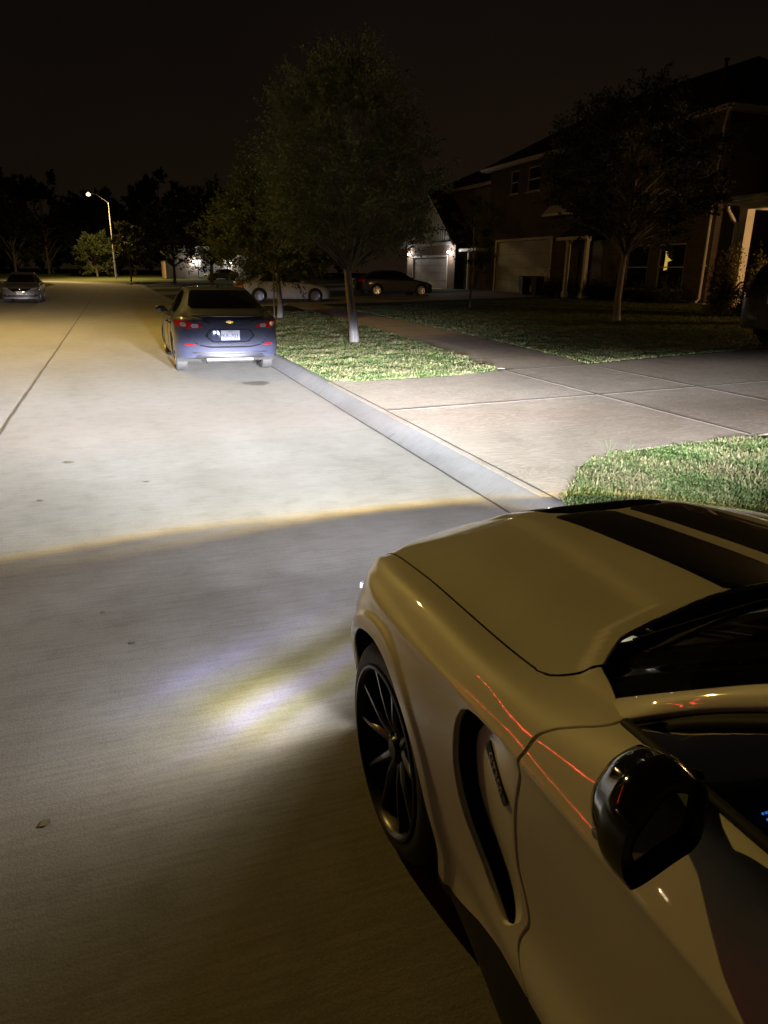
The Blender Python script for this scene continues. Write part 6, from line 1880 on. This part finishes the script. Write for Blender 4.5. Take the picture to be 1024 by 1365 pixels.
# ---- house across the street, out of the photo on the left: the red lights added here give the coupe's wing its glint
ROPE = -0.7  # lifts the added rope so its reflection falls as one line
def left_house():
    X = -15.2
    t = thing('gabled_house', 'two storey house across the street with a broad front gable', 'house')
    m = MB(); m.add([(X, 5.0, 0), (X, 40.0, 0), (X, 40.0, 6.0), (X, 27.8, 12.6), (X, 12.0, 3.9), (X, 5.0, 3.6)], [tuple(range(6))[::-1]]); m.build('front_wall', M['brick_left'], t, fix=False)
    m = MB(); m.add([(X + .5, 27.8, 12.9), (X + .5, 11.0, 3.7), (X - 12, 11.0, 3.7), (X - 12, 27.8, 12.9), (X + .5, 41.0, 5.8), (X - 12, 41.0, 5.8)], [(0, 1, 2, 3), (0, 3, 5, 4)]); m.build('roof', M['roof_left'], t)
    m = MB(); m.box((X - 6, 22.5, 1.9), (11.5, 34, 3.7)); m.build('house_body', M['brick_left'], t)
    s = bpy.data.objects.new('added_red_string', None); link(s); tag(s, 'unseen string of red lights added over the gable across the street for its glint', 'lights')
    m = MB()
    a, b = Vector((X + .62, 27.0, 12.3 - ROPE)), Vector((X + .62, 12.6, 4.45 - ROPE))
    pts = [a.lerp(b, i / 46) + Vector((0, 0, -.10 * abs(math.sin(i * .7)))) for i in range(47)]
    m.tube(pts, .020, 6); m.build('glint_rope', M['red_glow'], s)
M['red_glow'] = emit('added red string light', (1.0, .05, .03), 20)
def _broken():
    nt = M['red_glow'].node_tree; b = nt.nodes['Principled BSDF']; n = noise(nt, 1.7, 3, .7)
    r = ramp1(nt, n.outputs[0], 0, 1, [(0, .3), (.36, .5), (.46, 1), (1, 1)]); nt.links.new(math_n(nt, 'MULTIPLY', r, 75.0), b.inputs['Emission Strength'])
_broken()
M['brick_left'] = simple('dark brick of the far side', (.10, .07, .05), .9)
M['roof_left'] = simple('dark shingles of the far side', (.03, .03, .03), .95)
left_house()
wall_lamp('warm lantern on the gabled house across the street', (-15.2, 10.4, 3.1), M['warm_glow'], 60, (1.0, .56, .20), out=1, big=3.0)
# ------------------------------------------------------------------ trees, bushes, grass
def leaf_mat(name, c1, c2, rough=.6):
    m, nt, b = new_mat(name); setp(b, rough=rough, spec=.25)
    at = node(nt, 'ShaderNodeObjectInfo'); n = noise(nt, 1.6, 3, .6); n2 = noise(nt, 40, 2, .6)
    f = math_n(nt, 'ADD', math_n(nt, 'MULTIPLY', n.outputs[0], .6), math_n(nt, 'MULTIPLY', n2.outputs[0], .45))
    r = ramp(nt, f, [(.32, c1), (.7, c2)]); nt.links.new(r.outputs[0], b.inputs['Base Color'])
    # leaves let some light through
    out = [x for x in nt.nodes if x.type == 'OUTPUT_MATERIAL'][0]
    tr = node(nt, 'ShaderNodeBsdfTranslucent'); nt.links.new(r.outputs[0], tr.inputs[0])
    mx = node(nt, 'ShaderNodeMixShader'); mx.inputs[0].default_value = .3
    nt.links.new(b.outputs[0], mx.inputs[1]); nt.links.new(tr.outputs[0], mx.inputs[2]); nt.links.new(mx.outputs[0], out.inputs[0])
    return m
def bark_mat(name, c):
    m, nt, b = new_mat(name); setp(b, rough=.95, spec=.15)
    n = noise(nt, 9, 6, .7, .5, stretch=(1, 1, .25)); r = ramp(nt, n.outputs[0], [(.3, tuple(x * .55 for x in c)), (.7, tuple(x * 1.15 for x in c))]); nt.links.new(r.outputs[0], b.inputs['Base Color'])
    bump(nt, b, n.outputs[0], .8, .03); return m
M['leaf_oak'] = leaf_mat('oak leaves', (.050, .072, .030), (.11, .135, .058))
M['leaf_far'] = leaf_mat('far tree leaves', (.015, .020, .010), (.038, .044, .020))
M['leaf_light'] = leaf_mat('light young leaves', (.08, .08, .025), (.15, .14, .05))
M['leaf_bush'] = leaf_mat('bush leaves', (.10, .095, .035), (.19, .16, .06))
M['bark'] = bark_mat('grey bark', (.17, .16, .145))
M['bark_dark'] = bark_mat('dark bark', (.15, .13, .105))

def rand_dirs(n, r): 
    v = r.normal(size=(n, 3)); return v / np.linalg.norm(v, axis=1, keepdims=True)

def leaf_cards(centres, dirs, size, r, aspect=.42):
    """one folded leaf quad per centre"""
    n = len(centres)
    a = dirs + r.normal(size=(n, 3)) * .55; a /= np.linalg.norm(a, axis=1, keepdims=True)
    b = np.cross(a, rand_dirs(n, r)); b /= np.maximum(np.linalg.norm(b, axis=1, keepdims=True), 1e-6)
    L = size * r.uniform(.6, 1.35, (n, 1)); W = L * aspect
    p0 = centres; p1 = centres + a * L * .5 + b * W * .5; p2 = centres + a * L; p3 = centres + a * L * .5 - b * W * .5
    V = np.stack([p0, p1, p2, p3], 1).reshape(-1, 3)
    F = np.arange(4 * n).reshape(n, 4)
    return V, F

def make_tree(name, label, base, h, crown_c, crown_r, trunk_r, seed, leaf='leaf_oak', bark='bark', nb=70, per=260, size=.10, lean=(0, 0), group='street trees', cat='tree', wisp=1.0, trunk_h=None, cut=None, egg=0.0):
    """tapered trunk, limbs that divide, leaves clustered along the twigs.
    crown_c: height of the crown centre; crown_r: (rx, ry, rz)"""
    r = np.random.default_rng(seed); rr = random.Random(seed)
    t = thing(name, label, cat, base, 0, group)
    th = trunk_h or (crown_c - crown_r[2] * .75)
    mb = MB(); lb = MB()
    top = Vector((lean[0], lean[1], crown_c + crown_r[2] * .55))
    n = 9
    tp = [Vector((0, 0, -.1))]
    for i in range(1, n + 1):
        f = i / n; tp.append(Vector((top.x * f + .05 * math.sin(f * 5 + seed), top.y * f + .05 * math.cos(f * 4 + seed), top.z * f)))
    mb.tube(tp, [trunk_r * (1.12 if i == 0 else 1) * (1 - .86 * (i / n) ** .9) + .006 for i in range(n + 1)], 10)
    cl = []; cd = []
    C = Vector((lean[0] * .7, lean[1] * .7, crown_c)); Rv = Vector(crown_r)
    for k in range(nb):
        # limb from the trunk to a point of the crown's shell
        ph = rr.uniform(0, 2 * math.pi); cz = rr.uniform(-.92, 1.0); q = math.sqrt(max(0, 1 - cz * cz))
        sh = rr.uniform(.55, 1.0) ** .6 * (1 + .16 * mnoise.noise(Vector((math.cos(ph) * 1.6 + seed, math.sin(ph) * 1.6, cz * 1.6))))
        eg = 1 - egg * cz; e = C + Vector((Rv.x * q * math.cos(ph) * sh * eg, Rv.y * q * math.sin(ph) * sh * eg, Rv.z * cz * sh))
        z0 = min(max(th * .95, e.z - rr.uniform(.25, .6) * (Rv.z + Vector((e.x - C.x, e.y - C.y)).length * .5)), top.z * .97)
        f = z0 / top.z; s = Vector((top.x * f, top.y * f, z0))
        mid = s.lerp(e, .5) + Vector((rr.uniform(-.15, .15), rr.uniform(-.15, .15), .10 * (e - s).length))
        r0 = max(.012, trunk_r * .42 * (1 - .7 * f))
        pts = [s, s.lerp(mid, .5) + Vector((0, 0, .02)), mid, mid.lerp(e, .55), e]
        lb.tube(pts, [r0, r0 * .7, r0 * .45, r0 * .25, .004], 5)
        # leaves along the outer half of the limb and on side twigs
        d = (e - mid).normalized()
        m = int(per * rr.uniform(.6, 1.3))
        nt_ = 7
        for j in range(nt_):
            f2 = rr.uniform(.35, 1.05); a = mid.lerp(e, f2) if f2 > .3 else s.lerp(mid, f2)
            td = (d + Vector((rr.gauss(0, .8), rr.gauss(0, .8), rr.gauss(.05, .5)))).normalized(); tl = rr.uniform(.35, .95) * min(Rv) * .42 * wisp
            b = a + td * tl + Vector((0, 0, -.06 * tl))
            if tl > .25: lb.tube([a, a.lerp(b, .5), b], [.008, .005, .002], 3, caps=False)
            mm = m // nt_
            u = r.uniform(.05, 1.0, (mm, 1)) ** .8
            pts_ = np.array(a) * (1 - u) + np.array(b) * u + r.normal(size=(mm, 3)) * (.035 + .10 * tl * (1.05 - u))
            cl.append(pts_); cd.append(np.tile(np.array(td), (mm, 1)))
    tr = mb.build('trunk', M[bark], t, smooth=True)
    lb.build('limbs', M['bark_dark'], t, smooth=True)
    cl = np.concatenate(cl); cd = np.concatenate(cd)
    if cut is not None:
        k = cut(cl); cl, cd = cl[k], cd[k]
    V, F = leaf_cards(cl, cd, size, r)
    mk_np('crown', V, F, M[leaf], t)
    return t

# ---- street trees between kerb and walk
make_tree('oak_tree', 'young oak on the bright grass strip between kerb and sidewalk, pale trunk', (5.13, 16.16, gz(5.13, 16)), 6.0, 3.72, (1.80, 1.80, 1.92), .105, 3, nb=190, per=270, size=.075, lean=(-.40, .0), trunk_h=1.6, egg=.28, wisp=1.5)
t2 = make_tree('oak_tree', 'oak behind the slate sedan, right of it, its crown half hidden by the nearer oak', (5.30, 25.3, gz(5.3, 25)), 5.4, 2.95, (2.05, 2.1, 1.75), .10, 8, nb=140, per=300, size=.10, lean=(-.1, 0), trunk_h=1.5, egg=.15, wisp=1.4)
# stake beside it
m = MB(); m.tube([(0, 0, -.1), (.02, 0, 1.7)], .022, 6); o = m.build('tree_stake', M['bark_dark'], None, smooth=True); o.location = (5.05, 25.0, gz(5, 25)); tag(o, 'thin stake beside the trunk of the second oak', 'stake')
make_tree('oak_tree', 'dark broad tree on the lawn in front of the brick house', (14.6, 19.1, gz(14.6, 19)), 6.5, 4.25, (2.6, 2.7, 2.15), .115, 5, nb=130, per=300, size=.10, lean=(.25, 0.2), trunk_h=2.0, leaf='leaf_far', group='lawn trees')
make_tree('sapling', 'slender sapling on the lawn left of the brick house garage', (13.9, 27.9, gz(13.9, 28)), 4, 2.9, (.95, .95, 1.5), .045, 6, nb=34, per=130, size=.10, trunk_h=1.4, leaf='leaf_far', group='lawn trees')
make_tree('young_tree', 'small pale tree beside the far street lamp', (2.1, 101, .15), 6, 4.9, (1.9, 1.9, 1.9), .10, 7, nb=46, per=170, size=.24, trunk_h=3.0, leaf='leaf_light', group='trees at the bend')
make_tree('round_tree', 'round leafy tree left of the far street lamp', (-2.3, 126, .1), 8, 3.7, (2.9, 2.9, 3.3), .16, 9, nb=60, per=170, size=.32, trunk_h=1.0, leaf='leaf_oak', group='trees at the bend')
make_tree('verge_tree', 'tree at the left edge behind the grey sedan', (-10.6, 47.5, gz(-10.6, 47)), 8, 4.3, (3.0, 3.0, 2.8), .14, 10, nb=70, per=200, size=.17, trunk_h=1.6, leaf='leaf_light', group='trees at the bend')
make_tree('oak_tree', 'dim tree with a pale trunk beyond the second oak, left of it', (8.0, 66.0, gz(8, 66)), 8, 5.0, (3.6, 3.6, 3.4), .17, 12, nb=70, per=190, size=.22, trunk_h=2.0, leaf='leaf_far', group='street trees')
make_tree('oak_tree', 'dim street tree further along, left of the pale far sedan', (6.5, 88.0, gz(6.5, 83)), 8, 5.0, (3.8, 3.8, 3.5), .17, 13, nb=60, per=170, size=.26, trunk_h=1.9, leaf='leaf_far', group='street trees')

# ---- the dark wood that closes the view: separate trees in a loose row
def wood_tree(i, x, y, h, w):
    labels = 'tall dark tree in the wood that closes the street'
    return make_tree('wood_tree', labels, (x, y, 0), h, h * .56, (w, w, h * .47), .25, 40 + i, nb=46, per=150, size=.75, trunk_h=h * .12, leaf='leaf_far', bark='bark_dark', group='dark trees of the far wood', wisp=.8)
wr = random.Random(4)
sky = [(-34, 15), (-28.5, 13), (-24, 12), (-20.5, 17), (-16.0, 18.5), (-11, 17), (-6, 14.5), (-1, 15), (4, 16.5), (9, 18), (13.5, 17.0), (18, 15), (23, 15.5), (28, 16.5), (34, 17.5), (40, 19), (47, 17)]
protos = []
for i, (x, h) in enumerate(sky):
    y = 150 + wr.uniform(-5, 9)
    if i < 6: protos.append(wood_tree(i, x, y, h, 4.6))
    else:
        c = copy_tree(protos[i % 6]); hh = [q for _, q in sky][i % 6]; c.location = (x, y, 0); k = h / hh; c.scale = (k, k, k); c.rotation_euler = (0, 0, wr.uniform(0, 6))
for i in range(14):   # a second row closes the gaps low down
    c = copy_tree(protos[i % 6]); c.location = (-36 + i * 6.2, 162 + wr.uniform(-3, 3), 0); k = 12.5 / sky[i % 6][1]; c.scale = (k * 1.35, k * 1.35, k); c.rotation_euler = (0, 0, wr.uniform(0, 6))
# mast on the skyline at the far left
m = MB(); m.tube([(0, 0, 0), (0, 0, 34)], [.35, .12], 8); m.box((0, 0, 28), (1.2, .12, .12)); m.box((0, 0, 31), (.9, .12, .12)); o = m.build('mast', M['vent_pipe'], None, smooth=False); o.location = (-19.2, 172, 0); tag(o, 'thin dark mast rising above the trees at the far left', 'mast')

# ---- bushes
def bush(label, base, rv, seed, n=3200, size=.07, leaf='leaf_bush', name='bush', group='bushes by the houses'):
    t = thing(name, label, 'bush', base, 0, group); r = np.random.default_rng(seed); rr = random.Random(seed)
    mb = MB(); C = []; D = []
    for k in range(60):
        d = rand_dirs(1, r)[0]; d[2] = abs(d[2]) * 1.1 + .05
        k2 = rr.uniform(.7, 1.12); e = Vector((d[0] * rv[0] * k2, d[1] * rv[1] * k2, d[2] * rv[2] * k2)); s = Vector((rr.uniform(-.1, .1), rr.uniform(-.1, .1), 0))
        mb.tube([s, s.lerp(e, .5) + Vector((0, 0, .08)), e], [.014, .009, .003], 4, caps=False)
        m = n // 60; u = r.uniform(.3, 1.02, (m, 1)); C.append(np.array(s) * (1 - u) + np.array(e) * u + r.normal(size=(m, 3)) * .07); D.append(np.tile(np.array(e.normalized()), (m, 1)))
    mb.build('stems', M['bark_dark'], t, smooth=True)
    V, F = leaf_cards(np.concatenate(C), np.concatenate(D), size, r, .5); mk_np('foliage', V, F, M[leaf], t)
    return t
bush('tall leafy bush lit amber at the porch post', (19.55, 19.95, .5), (.62, .70, 2.05), 1, n=6500, size=.085)
bush('lower bush on the right of the lit porch post, behind the black vehicle', (19.6, 18.7, .5), (.6, .6, 1.9), 2, n=5000, size=.085)
for i, (y, h) in enumerate([(26.6, 1.0), (28.4, .9), (30.4, 1.1), (31.8, 1.0), (35.4, 1.25), (36.3, 1.1)]):
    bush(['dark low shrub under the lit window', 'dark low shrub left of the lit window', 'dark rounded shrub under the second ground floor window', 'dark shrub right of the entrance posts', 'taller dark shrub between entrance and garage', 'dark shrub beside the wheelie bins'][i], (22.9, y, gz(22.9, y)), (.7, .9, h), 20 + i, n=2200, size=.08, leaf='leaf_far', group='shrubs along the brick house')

# ---- grass: blades over the lit lawns (nobody could count it)
def grass_mat():
    m, nt, b = new_mat('grass blades'); setp(b, rough=.75, spec=.15)
    n = noise(nt, .9, 4, .65); n2 = noise(nt, 23, 2, .7); at = node(nt, 'ShaderNodeAttribute'); at.attribute_name = 'tone'
    f = math_n(nt, 'ADD', math_n(nt, 'MULTIPLY', n.outputs[0], .45), math_n(nt, 'MULTIPLY', at.outputs['Fac'], .55))
    r = ramp(nt, f, [(.20, (.040, .080, .022)), (.40, (.068, .100, .034)), (.57, (.105, .115, .052)), (.74, (.155, .142, .080)), (.88, (.11, .09, .055))]); nt.links.new(r.outputs[0], b.inputs['Base Color'])
    out = [x for x in nt.nodes if x.type == 'OUTPUT_MATERIAL'][0]
    tr = node(nt, 'ShaderNodeBsdfTranslucent'); nt.links.new(r.outputs[0], tr.inputs[0]); mx = node(nt, 'ShaderNodeMixShader'); mx.inputs[0].default_value = .25
    nt.links.new(b.outputs[0], mx.inputs[1]); nt.links.new(tr.outputs[0], mx.inputs[2]); nt.links.new(mx.outputs[0], out.inputs[0])
    return m
M['grass'] = grass_mat()
def grass(label, poly, n, hmin, hmax, seed, w=.006, edge=0.0, clump=.8):
    r = np.random.default_rng(seed); P = np.asarray(poly, float); lo, hi = P.min(0), P.max(0)
    pts = []
    while sum(len(p) for p in pts) < n:
        q = r.uniform(lo, hi, (n, 2)); d = sdf_poly(P, q[:, 0], q[:, 1]); q = q[d < edge]
        # nearer grass is denser
        keep = r.uniform(size=len(q)) < np.clip((9.0 / np.maximum(np.hypot(q[:, 0], q[:, 1]), 1)) ** 1.6, .05, 1)
        pts.append(q[keep])
    q = np.concatenate(pts)[:n]
    nz = np.array([mnoise.noise(Vector((a * 2.2, b * 2.2, seed))) for a, b in q]); nz2 = np.array([mnoise.noise(Vector((a * 9, b * 9, seed + 5.))) for a, b in q])
    z = np.array([gz(a, b) for a, b in q]) - .015
    h = (hmin + (hmax - hmin) * r.uniform(size=len(q)) ** 1.5) * (1 + clump * .55 * nz + clump * .5 * nz2)
    ang = r.uniform(0, 2 * math.pi, len(q)); bend = r.uniform(.2, 1.3, len(q)) * h
    comb = np.stack([np.cos(ang), np.sin(ang)], 1)
    wd = np.stack([-np.sin(ang + r.normal(size=len(q)) * .6), np.cos(ang)], 1) * (w * r.uniform(.6, 1.5, (len(q), 1)))
    far = np.clip(np.hypot(q[:, 0], q[:, 1]) / 9, 1, 1.7)[:, None]; wd = wd * far
    b0 = np.c_[q - wd, z]; b1 = np.c_[q + wd, z]
    m0 = np.c_[q + comb * (bend * .35)[:, None] - wd * .8, z + h * .6]; m1 = np.c_[q + comb * (bend * .35)[:, None] + wd * .8, z + h * .6]
    tp = np.c_[q + comb * bend[:, None], z + h * .95]
    V = np.stack([b0, b1, m1, m0, tp], 1).reshape(-1, 3); k = np.arange(len(q))[:, None] * 5
    F = np.concatenate([np.concatenate([k, k + 1, k + 2], 1), np.concatenate([k, k + 2, k + 3], 1), np.concatenate([k + 3, k + 2, k + 4], 1)])
    o = mk_np('grass', V, F, M['grass'])
    at = o.data.attributes.new('tone', 'FLOAT', 'POINT'); tone = np.clip(.5 + .24 * r.normal(size=len(q)) + .55 * nz + .2 * nz2, 0, 1); at.data.foreach_set('value', np.repeat(tone, 5).astype(np.float32))
    return tag(o, label, 'grass', kind='stuff')
NEAR = [(2.98, 4.25), (3.20, 4.50), (3.45, 4.74), (3.68, 5.05), (3.97, 5.25), (4.38, 5.38), (5.04, 5.43), (6.0, 5.44), (6.0, 1.5), (2.98, 1.5)]
ISL = [(3.02, 10.95), (3.31, 10.58), (3.89, 10.52), (4.91, 10.53), (5.54, 10.69), (5.92, 10.80), (6.28, 13.5), (6.6, 16.85), (6.85, 20), (6.98, 24.3), (7.2, 28.5), (3.02, 30.0)]
LAWN = [(7.82, 10.86), (9.94, 11.2), (12.43, 11.5), (21.5, 12.1), (21.5, 19), (23.6, 25), (22.5, 33.0), (12, 31.2), (9.0, 30.8), (8.78, 24.3), (8.58, 20.0), (8.38, 16.6), (8.18, 14.15), (7.98, 12.16)]
NEAR2 = [(7.8, 5.42), (14, 5.4), (14, 1.0), (7.8, 1.0)]
grass('patchy mown grass at the near corner of the driveway', NEAR, 80000, .012, .05, 1, edge=.05, clump=1.25)
grass('bright grass strip between kerb and sidewalk around the oaks', ISL, 120000, .018, .065, 2, w=.006, edge=.06, clump=1.2)
grass('dim front lawn of the brick house', LAWN, 110000, .03, .065, 3, w=.009)
grass('grass beyond the sidewalk right of the coupe', NEAR2, 14000, .025, .06, 4)
# a few taller weeds at the driveway edge
def weed(label, x, y, n, h, seed):
    r = np.random.default_rng(seed); mb = MB()
    for k in range(n):
        a = r.uniform(0, 6.28); l = h * r.uniform(.6, 1.1); mb.tube([(0, 0, 0), (.15 * l * math.cos(a), .15 * l * math.sin(a), l * .6), (.35 * l * math.cos(a), .35 * l * math.sin(a), l)], [.0018, .0014, .0006], 4, caps=False)
    o = mb.build('weed', M['grass'], None, smooth=True); o.location = (x, y, gz(x, y)); tag(o, label, 'weed', 'tall weeds at the driveway edge')
weed('tall thin weed standing up at the bulge of the lawn edge', 4.1, 5.25, 5, .17, 1); weed('taller thin weed right of the other one on the lawn edge', 4.42, 5.36, 4, .14, 2); weed('short dark tuft at the lawn corner next to the kerb', 3.32, 4.55, 14, .10, 3)
